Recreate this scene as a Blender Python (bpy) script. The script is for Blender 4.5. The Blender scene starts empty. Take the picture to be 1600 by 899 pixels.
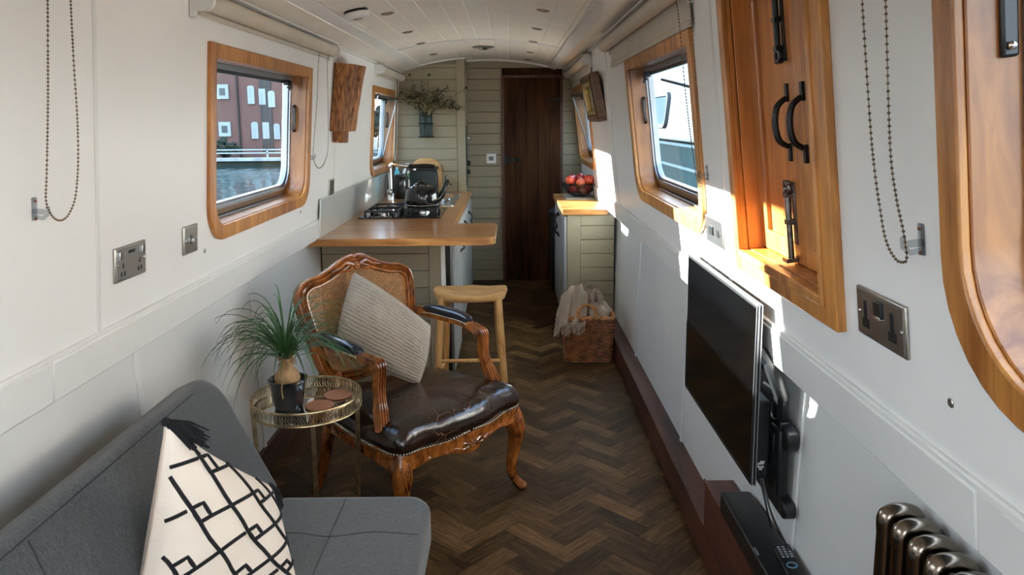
import bpy, bmesh, math, random
from mathutils import Vector, Matrix, noise
random.seed(7)
PI = math.pi
C = bpy.context.scene.collection
sin, cos = math.sin, math.cos

# ------------------------------------------------------------------ materials
def nt(name):
    m = bpy.data.materials.new(name); m.use_nodes = True
    t = m.node_tree; b = t.nodes['Principled BSDF']
    return m, t, b
def N(t, k, **kw):
    n = t.nodes.new(k)
    for a, v in kw.items():
        if a in n.inputs: n.inputs[a].default_value = v
        else: setattr(n, a, v)
    return n
def L(t, a, b): t.links.new(a, b)
def ramp(t, stops):
    r = t.nodes.new('ShaderNodeValToRGB'); e = r.color_ramp.elements
    while len(e) < len(stops): e.new(.5)
    for i, (p, c) in enumerate(stops):
        e[i].position = p; e[i].color = (*c, 1) if len(c) == 3 else c
    return r
def coords(t, scale=(1, 1, 1), kind='Object'):
    c = t.nodes.new('ShaderNodeTexCoord'); mp = t.nodes.new('ShaderNodeMapping')
    mp.inputs['Scale'].default_value = scale
    L(t, c.outputs[kind], mp.inputs['Vector']); return mp.outputs['Vector']
def bump(t, b, h, s=.2, d=.01):
    n = t.nodes.new('ShaderNodeBump'); n.inputs['Strength'].default_value = s; n.inputs['Distance'].default_value = d
    L(t, h, n.inputs['Height']); L(t, n.outputs[0], b.inputs['Normal'])
def plain(name, c, rough=.5, metal=0, var=.06, ns=6, bs=0, bscale=200, coat=0, spec=None):
    m, t, b = nt(name)
    v = coords(t)
    n = N(t, 'ShaderNodeTexNoise', Scale=ns, Detail=4.); L(t, v, n.inputs['Vector'])
    r = ramp(t, [(.3, tuple(x*(1-var) for x in c)), (.7, tuple(min(1, x*(1+var)) for x in c))])
    L(t, n.outputs['Fac'], r.inputs[0]); L(t, r.outputs[0], b.inputs['Base Color'])
    b.inputs['Roughness'].default_value = rough; b.inputs['Metallic'].default_value = metal
    b.inputs['Coat Weight'].default_value = coat; b.inputs['Coat Roughness'].default_value = .08
    if spec is not None: b.inputs['Specular IOR Level'].default_value = spec
    if bs:
        n2 = N(t, 'ShaderNodeTexNoise', Scale=bscale, Detail=2.); L(t, v, n2.inputs['Vector'])
        bump(t, b, n2.outputs['Fac'], bs, .003)
    return m
def wood(name, c1, c2, scale=(30, 3, 30), rough=.4, coat=.2, bs=.15, blotch=.25):
    m, t, b = nt(name)
    v = coords(t, scale)
    n = N(t, 'ShaderNodeTexNoise', Scale=1., Detail=6., Roughness=.6, Distortion=.6); L(t, v, n.inputs['Vector'])
    w = coords(t, tuple(s*.12 for s in scale))
    n2 = N(t, 'ShaderNodeTexNoise', Scale=1., Detail=3.); L(t, w, n2.inputs['Vector'])
    mx = N(t, 'ShaderNodeMath', operation='MULTIPLY_ADD'); L(t, n2.outputs['Fac'], mx.inputs[0]); mx.inputs[1].default_value = blotch*2
    L(t, n.outputs['Fac'], mx.inputs[2])
    sb = N(t, 'ShaderNodeMath', operation='SUBTRACT'); L(t, mx.outputs[0], sb.inputs[0]); sb.inputs[1].default_value = blotch
    r = ramp(t, [(.32, c1), (.68, c2)]); L(t, sb.outputs[0], r.inputs[0]); L(t, r.outputs[0], b.inputs['Base Color'])
    b.inputs['Roughness'].default_value = rough; b.inputs['Coat Weight'].default_value = coat; b.inputs['Coat Roughness'].default_value = .15
    bump(t, b, n.outputs['Fac'], bs, .002)
    return m
def glassm(name, tint=(.9, .96, 1), rough=0., alpha_mix=.9, gl=(1, 1, 1)):
    m, t, b = nt(name)
    tr = N(t, 'ShaderNodeBsdfTransparent'); tr.inputs[0].default_value = (*tint, 1)
    g = N(t, 'ShaderNodeBsdfGlossy'); g.inputs['Roughness'].default_value = .02; g.inputs[0].default_value = (*gl, 1)
    lw = N(t, 'ShaderNodeLayerWeight'); pw = N(t, 'ShaderNodeMath', operation='POWER'); L(t, lw.outputs['Facing'], pw.inputs[0]); pw.inputs[1].default_value = 5
    f = N(t, 'ShaderNodeMath', operation='MULTIPLY_ADD'); L(t, pw.outputs[0], f.inputs[0]); f.inputs[1].default_value = .18; f.inputs[2].default_value = .015
    n = N(t, 'ShaderNodeTexNoise', Scale=6., Detail=3.); L(t, coords(t), n.inputs['Vector'])
    r = ramp(t, [(.35, tuple(x*.94 for x in tint)), (.65, tint)]); L(t, n.outputs['Fac'], r.inputs[0]); L(t, r.outputs[0], tr.inputs[0])
    mx = N(t, 'ShaderNodeMixShader'); L(t, f.outputs[0], mx.inputs[0]); L(t, tr.outputs[0], mx.inputs[1]); L(t, g.outputs[0], mx.inputs[2])
    L(t, mx.outputs[0], t.nodes['Material Output'].inputs[0]); return m

M = {}
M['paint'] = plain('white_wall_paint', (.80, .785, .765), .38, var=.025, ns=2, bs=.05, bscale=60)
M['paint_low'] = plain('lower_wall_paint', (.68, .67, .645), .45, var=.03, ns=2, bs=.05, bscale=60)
M['trim'] = plain('trim_paint', (.72, .71, .69), .35, var=.02, ns=3)
M['ceil'] = plain('ceiling_paint', (.80, .74, .66), .45, var=.03, ns=5, bs=.05, bscale=40)
M['tan'] = plain('tan_board_paint', (.285, .240, .160), .5, var=.05, ns=4, bs=.05, bscale=50)
M['front'] = plain('kitchen_front_paint', (.33, .335, .33), .4, var=.04, ns=4)
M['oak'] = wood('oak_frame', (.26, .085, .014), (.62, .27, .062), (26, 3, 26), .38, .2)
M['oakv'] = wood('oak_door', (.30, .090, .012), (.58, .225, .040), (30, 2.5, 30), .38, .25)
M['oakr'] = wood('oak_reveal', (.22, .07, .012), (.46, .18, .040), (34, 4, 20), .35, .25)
M['top'] = wood('oak_worktop', (.32, .11, .022), (.66, .32, .095), (2.5, 30, 26), .3, .4)
M['stool'] = wood('stool_wood', (.40, .20, .065), (.70, .42, .17), (4, 24, 24), .42, .15)
M['stoolleg'] = wood('stool_leg_wood', (.36, .16, .045), (.64, .36, .13), (24, 24, 4), .42, .15)
M['darkwood'] = wood('dark_door_wood', (.012, .004, .0015), (.070, .024, .007), (16, 16, 2), .7, .0)
M['darkwood'].node_tree.nodes['Principled BSDF'].inputs['Specular IOR Level'].default_value = .15
M['redwood'] = wood('mahogany', (.030, .009, .005), (.125, .036, .018), (20, 2, 20), .5, .05)
M['frame_w'] = wood('carved_chair_wood', (.070, .016, .003), (.42, .135, .024), (26, 26, 12), .24, .5, .05, .12)
M['bath'] = wood('weathered_timber', (.07, .020, .006), (.52, .21, .060), (60, 12, 60), .75, 0, 1)
M['brownmetal'] = plain('bronze_tinted_metal', (.20, .13, .085), .35, .8)
M['alu'] = plain('brushed_aluminium', (.30, .31, .32), .34, 1, bs=.05)
M['chrome'] = plain('chrome', (.75, .77, .78), .08, 1, var=.02)
M['nickel'] = plain('brushed_nickel', (.44, .41, .37), .3, 1, var=.04)
M['steel'] = plain('stainless_steel', (.55, .56, .56), .25, 1, var=.04)
M['brass'] = plain('aged_brass', (.50, .40, .24), .35, 1, var=.35, ns=40)
M['chain'] = plain('bronze_bead_metal', (.24, .18, .12), .32, 1, var=.1)
M['nail'] = plain('bright_nail_metal', (.72, .66, .52), .25, 1, var=.1)
M['bronze'] = plain('bronze_radiator_metal', (.22, .18, .14), .2, 1, var=.12, ns=20)
M['black'] = plain('black_plastic', (.007, .008, .009), .35, 0, var=.1)
M['iron'] = plain('black_iron', (.014, .014, .015), .42, .4, var=.3, ns=60, bs=.2)
M['ironlit'] = plain('sunlit_iron', (.16, .14, .13), .3, .9, var=.3, ns=60, bs=.2)  # paler copy of the black iron, sunlight put into its colour for the lower bolt
M['enamel'] = plain('black_enamel', (.006, .006, .007), .10, 0, coat=.15)
M['screen'] = plain('tv_screen_glass', (.0006, .0006, .0007), .10, 0, coat=.0, spec=.2)
M['whitep'] = plain('white_plastic', (.72, .71, .68), .4)
M['chainw'] = plain('white_bead_plastic', (.62, .58, .5), .45)
M['acrylic'] = glassm('clear_acrylic', (.82, .84, .86))
M['glass'] = glassm('window_glass', (.88, .93, .96))
M['vglass'] = glassm('vase_glass', (.70, .76, .76))
M['bowlg'] = glassm('smoked_bowl_glass', (.62, .65, .67))
M['splash'] = plain('splashback_glass', (.66, .70, .68), .06, 0, coat=1, var=.02)
M['mirror'] = plain('mirror', (.62, .60, .55), .04, 1, var=.03)
M['coaster'] = plain('terracotta_leather', (.46, .20, .105), .7, var=.08, ns=30)
M['pot'] = plain('black_glazed_pot', (.012, .014, .018), .12, 0, coat=.7, var=.3, ns=30)
M['soil'] = plain('soil', (.03, .02, .012), .95, bs=1, bscale=60)
M['bulb'] = plain('plant_bulb', (.40, .25, .12), .8, var=.4, ns=25, bs=.5, bscale=50)
M['husk'] = plain('dry_husk', (.34, .20, .08), .85, var=.4, ns=40)
M['leaf'] = plain('grass_leaf', (.045, .12, .032), .45, var=.45, ns=14)
M['rust'] = plain('rust_dot', (.20, .08, .04), .6)
M['blindf'] = plain('cream_blind_fabric', (.52, .46, .38), .8, bs=.2, bscale=300)
M['linen'] = plain('cream_linen', (.80, .70, .60), .85, var=.04, bs=.3, bscale=250)
M['linenside'] = plain('blush_linen', (.60, .49, .41), .85, var=.05, bs=.3, bscale=250)
M['cord'] = plain('black_cord', (.006, .006, .008), .9, bs=.6, bscale=300)
M['quilt'] = plain('quilted_grey_beige', (.31, .265, .21), .75, var=.08, ns=12, bs=.5, bscale=160)
M['throw'] = plain('cream_throw', (.42, .34, .27), .95, var=.12, ns=14, bs=.8, bscale=90)
M['throwb'] = plain('brown_throw', (.22, .17, .13), .95, var=.3, ns=16, bs=.8, bscale=90)
M['brick'] = None
M['smoke'] = plain('smoked_grey_plastic', (.022, .032, .034), .3)
M['soapb'] = plain('turquoise_soap', (.10, .42, .55), .3)
M['green'] = plain('green_label', (.05, .30, .12), .5)
M['gold'] = plain('gilt_frame', (.55, .36, .12), .3, .8, var=.3, ns=30)
M['pic'] = plain('dark_picture', (.06, .07, .05), .3, var=.6, ns=14)
M['frameb'] = wood('dark_frame_wood', (.05, .02, .008), (.2, .08, .03), (20, 20, 4), .35, .4)
M['dry'] = plain('dried_stems', (.12, .105, .045), .9, var=.4, ns=20)
M['dryd'] = plain('dark_dried_leaf', (.032, .036, .016), .9, var=.4, ns=20)
M['dryp'] = plain('pale_dried_head', (.22, .18, .09), .9, var=.3, ns=20)
M['knobw'] = plain('remote_button', (.35, .37, .38), .5)
M['blueb'] = plain('remote_blue_ring', (.12, .28, .42), .4)

def fabric():
    m, t, b = nt('grey_marl_fabric')
    v = coords(t, (260, 260, 260)); n = N(t, 'ShaderNodeTexNoise', Scale=1., Detail=3., Roughness=.8); L(t, v, n.inputs['Vector'])
    v2 = coords(t, (90, 700, 90)); n2 = N(t, 'ShaderNodeTexNoise', Scale=1., Detail=2.); L(t, v2, n2.inputs['Vector'])
    a = N(t, 'ShaderNodeMath', operation='ADD'); L(t, n.outputs[0], a.inputs[0]); L(t, n2.outputs[0], a.inputs[1])
    h = N(t, 'ShaderNodeMath', operation='MULTIPLY'); L(t, a.outputs[0], h.inputs[0]); h.inputs[1].default_value = .5
    r = ramp(t, [(.36, (.012, .014, .016)), (.64, (.078, .088, .094))]); L(t, h.outputs[0], r.inputs[0]); L(t, r.outputs[0], b.inputs['Base Color'])
    b.inputs['Roughness'].default_value = .92; b.inputs['Sheen Weight'].default_value = .3
    bump(t, b, h.outputs[0], .35, .002); return m
M['fabric'] = fabric()
M['seam'] = plain('dark_seam', (.03, .034, .038), .9)
def leather():
    m, t, b = nt('dark_brown_leather')
    v = coords(t); 
    n = N(t, 'ShaderNodeTexNoise', Scale=7., Detail=5.); L(t, v, n.inputs['Vector'])
    r = ramp(t, [(.35, (.006, .004, .003)), (.7, (.032, .013, .007))]); L(t, n.outputs[0], r.inputs[0])
    dn = N(t, 'ShaderNodeTexNoise', Scale=9., Detail=3.); L(t, v, dn.inputs['Vector'])
    mxv = N(t, 'ShaderNodeMix', data_type='VECTOR'); mxv.inputs[0].default_value = .07
    L(t, v, mxv.inputs[4]); L(t, dn.outputs['Color'], mxv.inputs[5])
    vo = N(t, 'ShaderNodeTexVoronoi', feature='DISTANCE_TO_EDGE', Scale=15.); L(t, mxv.outputs[1], vo.inputs['Vector'])
    cr = ramp(t, [(0, (1, 1, 1)), (.014, (0, 0, 0))]); L(t, vo.outputs['Distance'], cr.inputs[0])
    nm = N(t, 'ShaderNodeTexNoise', Scale=5., Detail=2.); L(t, v, nm.inputs['Vector'])
    nr = ramp(t, [(.50, (0, 0, 0)), (.60, (.8, .8, .8))]); L(t, nm.outputs[0], nr.inputs[0])
    mu = N(t, 'ShaderNodeMath', operation='MULTIPLY'); L(t, cr.outputs[0], mu.inputs[0]); L(t, nr.outputs[0], mu.inputs[1])
    mc = N(t, 'ShaderNodeMix', data_type='RGBA'); L(t, mu.outputs[0], mc.inputs[0]); L(t, r.outputs[0], mc.inputs[6]); mc.inputs[7].default_value = (.26, .15, .085, 1)
    L(t, mc.outputs[2], b.inputs['Base Color'])
    b.inputs['Roughness'].default_value = .24; b.inputs['Coat Weight'].default_value = .3; b.inputs['Coat Roughness'].default_value = .18
    n3 = N(t, 'ShaderNodeTexNoise', Scale=28., Detail=5.); L(t, v, n3.inputs['Vector']); bump(t, b, n3.outputs[0], .35, .006); return m
M['leather'] = leather()
M['pad'] = plain('black_leather_pad', (.010, .014, .024), .22, coat=.4, bs=.2, bscale=80)
def canem():
    return plain('woven_cane', (.40, .175, .045), .45, var=.3, ns=60, coat=.2, bs=.4, bscale=500)
M['cane'] = canem()
M['wicker'] = plain('brown_wicker', (.24, .075, .018), .5, var=.65, ns=30, bs=.5, bscale=120, coat=.2)
M['wickerl'] = plain('light_wicker', (.50, .23, .075), .5, var=.4, ns=30, bs=.5, bscale=120, coat=.2)
def floorm():
    m, t, b = nt('herringbone_oak')
    uv = N(t, 'ShaderNodeUVMap'); uv.uv_map = 'UVMap'
    at_ = N(t, 'ShaderNodeAttribute'); at_.attribute_name = 'tone'
    mp = N(t, 'ShaderNodeMapping'); mp.inputs['Scale'].default_value = (9, 130, 1); L(t, uv.outputs[0], mp.inputs[0])
    n = N(t, 'ShaderNodeTexNoise', Scale=1., Detail=7., Roughness=.65, Distortion=.8); L(t, mp.outputs[0], n.inputs['Vector'])
    mp2 = N(t, 'ShaderNodeMapping'); mp2.inputs['Scale'].default_value = (5, 16, 1); L(t, uv.outputs[0], mp2.inputs[0])
    n2 = N(t, 'ShaderNodeTexNoise', Scale=1., Detail=4.); L(t, mp2.outputs[0], n2.inputs['Vector'])
    r = ramp(t, [(.30, (.012, .006, .003)), (.5, (.070, .037, .014)), (.76, (.235, .130, .055))])
    a = N(t, 'ShaderNodeMath', operation='MULTIPLY_ADD'); L(t, n.outputs[0], a.inputs[0]); a.inputs[1].default_value = .62
    m2 = N(t, 'ShaderNodeMath', operation='MULTIPLY_ADD'); L(t, at_.outputs['Fac'], m2.inputs[0]); m2.inputs[1].default_value = .22; 
    m3 = N(t, 'ShaderNodeMath', operation='MULTIPLY'); L(t, n2.outputs[0], m3.inputs[0]); m3.inputs[1].default_value = .28
    L(t, m3.outputs[0], m2.inputs[2]); L(t, m2.outputs[0], a.inputs[2])
    s = N(t, 'ShaderNodeMath', operation='SUBTRACT'); L(t, a.outputs[0], s.inputs[0]); s.inputs[1].default_value = .06
    L(t, s.outputs[0], r.inputs[0]); L(t, r.outputs[0], b.inputs['Base Color'])
    b.inputs['Roughness'].default_value = .5; b.inputs['Specular IOR Level'].default_value = .16
    bump(t, b, n.outputs[0], .25, .002); return m
M['floor'] = floorm()
def brickm():
    m, t, b = nt('red_brick')
    br = N(t, 'ShaderNodeTexBrick', Scale=1.); L(t, coords(t, (3.2, 3.2, 3.2)), br.inputs['Vector'])
    br.inputs['Color1'].default_value = (.10, .020, .015, 1); br.inputs['Color2'].default_value = (.16, .036, .028, 1); br.inputs['Mortar'].default_value = (.12, .065, .055, 1)
    br.inputs['Mortar Size'].default_value = .012; L(t, br.outputs[0], b.inputs['Base Color']); b.inputs['Roughness'].default_value = .9
    return m
M['brick'] = brickm()
def waterm():
    m, t, b = nt('canal_water')
    b.inputs['Base Color'].default_value = (.012, .03, .035, 1); b.inputs['Roughness'].default_value = .10
    n = N(t, 'ShaderNodeTexNoise', Scale=1., Detail=4.); L(t, coords(t, (1.2, .5, 1)), n.inputs['Vector'])
    bump(t, b, n.outputs[0], .35, .15); return m
M['water'] = waterm()
M['stone'] = plain('pale_coping_stone', (.26, .30, .31), .8, var=.2, ns=3)
M['hedge'] = plain('hedge_leaf', (.010, .020, .012), .9, var=.6, ns=5, bs=1, bscale=8)
M['trunk'] = plain('bark', (.05, .035, .025), .9)
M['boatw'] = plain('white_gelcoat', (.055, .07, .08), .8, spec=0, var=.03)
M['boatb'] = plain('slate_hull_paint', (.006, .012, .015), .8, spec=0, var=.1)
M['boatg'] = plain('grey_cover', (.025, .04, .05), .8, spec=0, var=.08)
M['darkgl'] = plain('dark_window_glass', (.03, .045, .05), .1)
M['whitew'] = plain('white_window_paint', (.26, .32, .34), .6)

# ------------------------------------------------------------------ mesh helpers
class B:
    def __init__(s): s.v = []; s.f = []
    def add(s, vs, fs):
        o = len(s.v); s.v += [tuple(x) for x in vs]; s.f += [tuple(i+o for i in f) for f in fs]; return s
    def box(s, x0, x1, y0, y1, z0, z1):
        x0, x1 = min(x0, x1), max(x0, x1); y0, y1 = min(y0, y1), max(y0, y1); z0, z1 = min(z0, z1), max(z0, z1)
        return s.add([(x0,y0,z0),(x1,y0,z0),(x1,y1,z0),(x0,y1,z0),(x0,y0,z1),(x1,y0,z1),(x1,y1,z1),(x0,y1,z1)],
              [(0,3,2,1),(4,5,6,7),(0,1,5,4),(1,2,6,5),(2,3,7,6),(3,0,4,7)])
    def prism(s, loop, z0, z1, mp=None):
        n = len(loop); mp = mp or (lambda p, z: (p[0], p[1], z))
        a = 0
        for i in range(n): a += loop[i][0]*loop[(i+1)%n][1]-loop[(i+1)%n][0]*loop[i][1]
        if a < 0: loop = loop[::-1]
        vs = [mp(p, z0) for p in loop]+[mp(p, z1) for p in loop]
        return s.add(vs, [tuple(range(n-1, -1, -1)), tuple(range(n, 2*n))]+[(i, (i+1)%n, (i+1)%n+n, i+n) for i in range(n)])
    def ring(s, la, lb, z0, z1, mp=None):   # la outer, lb inner
        n = len(la); mp = mp or (lambda p, z: (p[0], p[1], z))
        vs = [mp(p, z0) for p in la]+[mp(p, z0) for p in lb]+[mp(p, z1) for p in la]+[mp(p, z1) for p in lb]
        fs = []
        for i in range(n):
            j = (i+1)%n
            fs += [(i, i+n, j+n, j), (i+2*n, j+2*n, j+3*n, i+3*n), (i, j, j+2*n, i+2*n), (i+n, i+3*n, j+3*n, j+n)]
        return s.add(vs, fs)
    def tube(s, path, r, n=8, closed=False, caps=True, up=None, sect=None):
        P = [Vector(p) for p in path]; m = len(P)
        if not hasattr(r, '__len__'): r = [r]*m
        T = []
        for i in range(m):
            a = P[(i+1)%m] if (closed or i < m-1) else P[i]; b_ = P[i-1] if (closed or i > 0) else P[i]
            d = a-b_; T.append(d.normalized() if d.length > 1e-9 else Vector((0, 0, 1)))
        if up is None:
            u = T[0].orthogonal().normalized()
        vs = []
        for i in range(m):
            if up is not None:
                w = Vector(up(i) if callable(up) else up); u = (w-T[i]*w.dot(T[i])).normalized()
            else:
                u = (u-T[i]*u.dot(T[i]));
                u = u.normalized() if u.length > 1e-6 else T[i].orthogonal().normalized()
            v = T[i].cross(u)
            if sect:
                for a, b_ in sect: vs.append(P[i]+u*(a*r[i])+v*(b_*r[i]))
            else:
                for k in range(n):
                    a = 2*PI*k/n; vs.append(P[i]+u*(cos(a)*r[i])+v*(sin(a)*r[i]))
        k_ = len(sect) if sect else n
        fs = []
        for i in range(m if closed else m-1):
            for k in range(k_):
                a = i*k_+k; b_ = i*k_+(k+1)%k_; c = ((i+1)%m)*k_+(k+1)%k_; d = ((i+1)%m)*k_+k
                fs.append((a, b_, c, d))
        if caps and not closed:
            fs.append(tuple(range(k_-1, -1, -1))); fs.append(tuple((m-1)*k_+k for k in range(k_)))
        return s.add(vs, fs)
    def cyl(s, a, b_, r, n=16, r2=None): return s.tube([a, b_], [r, r if r2 is None else r2], n)
    def lathe(s, prof, n=24, c=(0, 0, 0), ax=None):
        vs = []; fs = []; m = len(prof)
        for r, z in prof:
            for k in range(n):
                a = 2*PI*k/n; p = Vector((r*cos(a), r*sin(a), z))
                if ax: p = ax @ p
                vs.append((p.x+c[0], p.y+c[1], p.z+c[2]))
        for i in range(m-1):
            for k in range(n): fs.append((i*n+k, i*n+(k+1)%n, (i+1)*n+(k+1)%n, (i+1)*n+k))
        if prof[0][0] > 1e-6: fs.append(tuple(range(n-1, -1, -1)))
        if prof[-1][0] > 1e-6: fs.append(tuple((m-1)*n+k for k in range(n)))
        return s.add(vs, fs)
    def ball(s, c, r, n=10, m=6, sc=(1, 1, 1)):
        pr = [(max(1e-7, r*sin(PI*i/m)), -r*cos(PI*i/m)) for i in range(m+1)]
        pr[0] = (0, -r); pr[-1] = (0, r)
        vs = []; fs = []
        for a, z in pr[1:-1]:
            for k in range(n): t = 2*PI*k/n; vs.append((c[0]+a*cos(t)*sc[0], c[1]+a*sin(t)*sc[1], c[2]+z*sc[2]))
        q = len(pr)-2
        for i in range(q-1):
            for k in range(n): fs.append((i*n+k, i*n+(k+1)%n, (i+1)*n+(k+1)%n, (i+1)*n+k))
        vs += [(c[0], c[1], c[2]-r*sc[2]), (c[0], c[1], c[2]+r*sc[2])]
        b0, b1 = len(vs)-2, len(vs)-1
        for k in range(n): fs.append((b0, (k+1)%n, k)); fs.append((b1, (q-1)*n+k, (q-1)*n+(k+1)%n))
        return s.add(vs, fs)
    def grid(s, fn, nu, nv, wrap=False):
        vs = [fn(i/nu, j/nv) for j in range(nv+1) for i in range(nu+1)]
        fs = [(j*(nu+1)+i, j*(nu+1)+i+1, (j+1)*(nu+1)+i+1, (j+1)*(nu+1)+i) for j in range(nv) for i in range(nu)]
        return s.add(vs, fs)
def obj(name, b, mat, parent=None, ang=35, bev=0, solid=None, sub=0, seg=2, weld=False, noshade=False):
    me = bpy.data.meshes.new(name); me.from_pydata(b.v, [], b.f)
    bm = bmesh.new(); bm.from_mesh(me)
    if weld: bmesh.ops.remove_doubles(bm, verts=bm.verts, dist=1e-5)
    bmesh.ops.recalc_face_normals(bm, faces=bm.faces)
    bm.to_mesh(me); bm.free()
    me.materials.append(M[mat] if isinstance(mat, str) else mat)
    for p in me.polygons: p.use_smooth = True
    me.set_sharp_from_angle(angle=math.radians(ang))
    o = bpy.data.objects.new(name, me); C.objects.link(o)
    if parent is not None: o.parent = parent
    if solid is not None:
        md = o.modifiers.new('Solidify', 'SOLIDIFY'); md.thickness = abs(solid); md.offset = 1 if solid > 0 else -1
    if bev:
        md = o.modifiers.new('Bevel', 'BEVEL'); md.width = bev; md.segments = seg; md.limit_method = 'ANGLE'; md.angle_limit = math.radians(40)
        md.harden_normals = False
    if sub:
        md = o.modifiers.new('Subdivision', 'SUBSURF'); md.levels = sub; md.render_levels = sub
    return o
def thing(name, label, cat, mat=None, loc=(0, 0, 0), rz=0, group=None, kind=None):
    o = bpy.data.objects.new(name, None); C.objects.link(o); o.empty_display_size = .1
    if mat is not None: o.matrix_world = mat
    else: o.location = loc; o.rotation_euler = (0, 0, rz)
    return tag(o, label, cat, group, kind)
def tag(o, label, cat, group=None, kind=None):
    o['label'] = label; o['category'] = cat
    if group: o['group'] = group
    if kind: o['kind'] = kind
    return o
def copy_tree(o, parent=None):
    c = o.copy(); C.objects.link(c); c.parent = parent
    for ch in list(o.children): copy_tree(ch, c)
    return c
def rrect(x0, x1, y0, y1, rb, rt=.003, n=8):
    out = []
    for cx, cy, r, a0 in ((x0+rb, y0+rb, rb, PI), (x1-rb, y0+rb, rb, 1.5*PI), (x1-rt, y1-rt, rt, 0), (x0+rt, y1-rt, rt, .5*PI)):
        for i in range(n+1):
            a = a0+.5*PI*i/n; out.append((cx+r*cos(a), cy+r*sin(a)))
    return out
def catmull(pts, k=6, closed=False):
    P = [Vector(p) for p in pts]; n = len(P); out = []
    for i in range(n if closed else n-1):
        p0 = P[(i-1)%n] if (closed or i > 0) else P[0]; p1 = P[i]; p2 = P[(i+1)%n]; p3 = P[(i+2)%n] if (closed or i+2 < n) else P[-1]
        for j in range(k):
            t = j/k; out.append(.5*((2*p1)+(p2-p0)*t+(2*p0-5*p1+4*p2-p3)*t*t+(3*p1-p0-3*p2+p3)*t**3))
    if not closed: out.append(P[-1])
    return out

# ------------------------------------------------------------------ wall frames
LX, LK, RX, RK, Z0 = -1.035, .074, .667, .112, .975
def frameL():
    t = Vector((LK, 0, 1)).normalized(); s = Vector((0, 1, 0)); n = s.cross(t)
    return Matrix(((s.x, t.x, n.x, LX), (s.y, t.y, n.y, 0), (s.z, t.z, n.z, Z0), (0, 0, 0, 1)))
def frameR():
    t = Vector((-RK, 0, 1)).normalized(); s = Vector((0, -1, 0)); n = s.cross(t)
    return Matrix(((s.x, t.x, n.x, RX), (s.y, t.y, n.y, 0), (s.z, t.z, n.z, Z0), (0, 0, 0, 1)))
FL, FR = frameL(), frameR()
TL, TR = math.hypot(1, LK), math.hypot(1, RK)
def tz(side, z): return (z-Z0)*(TL if side == 'L' else TR)
def onwall(side, y, z, n=0):
    F = FL if side == 'L' else FR
    return F @ Matrix.Translation((y if side == 'L' else -y, tz(side, z), n))
CY0, CY1 = -.9, 7.0

# windows: side, y0, y1, z0, z1, bottom radius
WIN = {'window_1': ('L', 2.505, 3.775, 1.093, 1.762, .13),
       'window_2': ('L', 5.465, 6.56, 1.095, 1.757, .13),
       'window_3': ('R', 2.44, 3.80, 1.108, 1.785, .14),
       'window_4': ('R', 5.71, 6.93, 1.115, 1.785, .13),
       'window_5': ('L', .10, 1.37, 1.093, 1.762, .13),
       'window_6': ('R', -.15, 1.066, 1.105, 1.80, .20)}
CUP = (1.425, 2.09, 1.085, 1.90)
RW_ = .050
def loops(w, d):
    side, y0, y1, z0, z1, r = w
    a, b_ = (y0, y1) if side == 'L' else (-y1, -y0)
    return rrect(a+d, b_-d, tz(side, z0)+d, tz(side, z1)-d, max(.02, r-d*.6), .004)
def loopsG(w, d):
    side, y0, y1, z0, z1, r = w
    a, b_ = (y0, y1) if side == 'L' else (-y1, -y0)
    return rrect(a+d, b_-d, tz(side, z0)+d+.032, tz(side, z1)-d, max(.02, r-d*.6), .004)
def wall_sheet(side, ylim, zlo, zhi, holes, name, mat, parent, thick=.05):
    bm = bmesh.new()
    def loop(pts):
        vs = [bm.verts.new((p[0], p[1], 0)) for p in pts]
        for i in range(len(vs)): bm.edges.new((vs[i], vs[(i+1)%len(vs)]))
    a, b_ = ylim if side == 'L' else (-ylim[1], -ylim[0])
    loop([(a, tz(side, zlo)), (b_, tz(side, zlo)), (b_, tz(side, zhi)), (a, tz(side, zhi))])
    for h in holes: loop(h)
    bmesh.ops.triangle_fill(bm, use_beauty=True, edges=bm.edges)
    me = bpy.data.meshes.new(name)
    for f in bm.faces:
        if f.normal.z < 0: f.normal_flip()
    bm.to_mesh(me); bm.free(); me.materials.append(M[mat])
    o = bpy.data.objects.new(name, me); C.objects.link(o); o.parent = parent
    md = o.modifiers.new('Solidify', 'SOLIDIFY'); md.thickness = thick; md.offset = -1
    return o
wl = thing('wall_left', 'white painted left cabin side above and below the dado board', 'wall', FL, kind='structure')
wall_sheet('L', (CY0, CY1), .90, 2.10, [loops(WIN[k], .03) for k in ('window_1', 'window_2', 'window_5')], 'upper_panel', 'paint', wl)
wr = thing('wall_right', 'white painted right cabin side above and below the dado board', 'wall', FR, kind='structure')
cupl = rrect(-CUP[1]+.04, -CUP[0]-.04, tz('R', CUP[2])+.04, tz('R', CUP[3])-.02, .004, .004)
wall_sheet('R', (CY0, CY1), .90, 2.10, [loops(WIN[k], .03) for k in ('window_3', 'window_4', 'window_6')]+[cupl], 'upper_panel', 'paint', wr)
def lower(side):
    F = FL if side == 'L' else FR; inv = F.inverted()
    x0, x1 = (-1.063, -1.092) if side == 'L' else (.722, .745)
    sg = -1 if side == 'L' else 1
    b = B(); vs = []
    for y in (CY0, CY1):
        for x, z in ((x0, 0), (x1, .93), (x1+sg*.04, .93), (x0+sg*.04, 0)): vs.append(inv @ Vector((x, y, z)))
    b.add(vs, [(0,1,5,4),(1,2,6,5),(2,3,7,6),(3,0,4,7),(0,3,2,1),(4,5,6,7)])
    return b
obj('lower_panel', lower('L'), 'paint_low', wl); obj('lower_panel', lower('R'), 'paint_low', wr)

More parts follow.
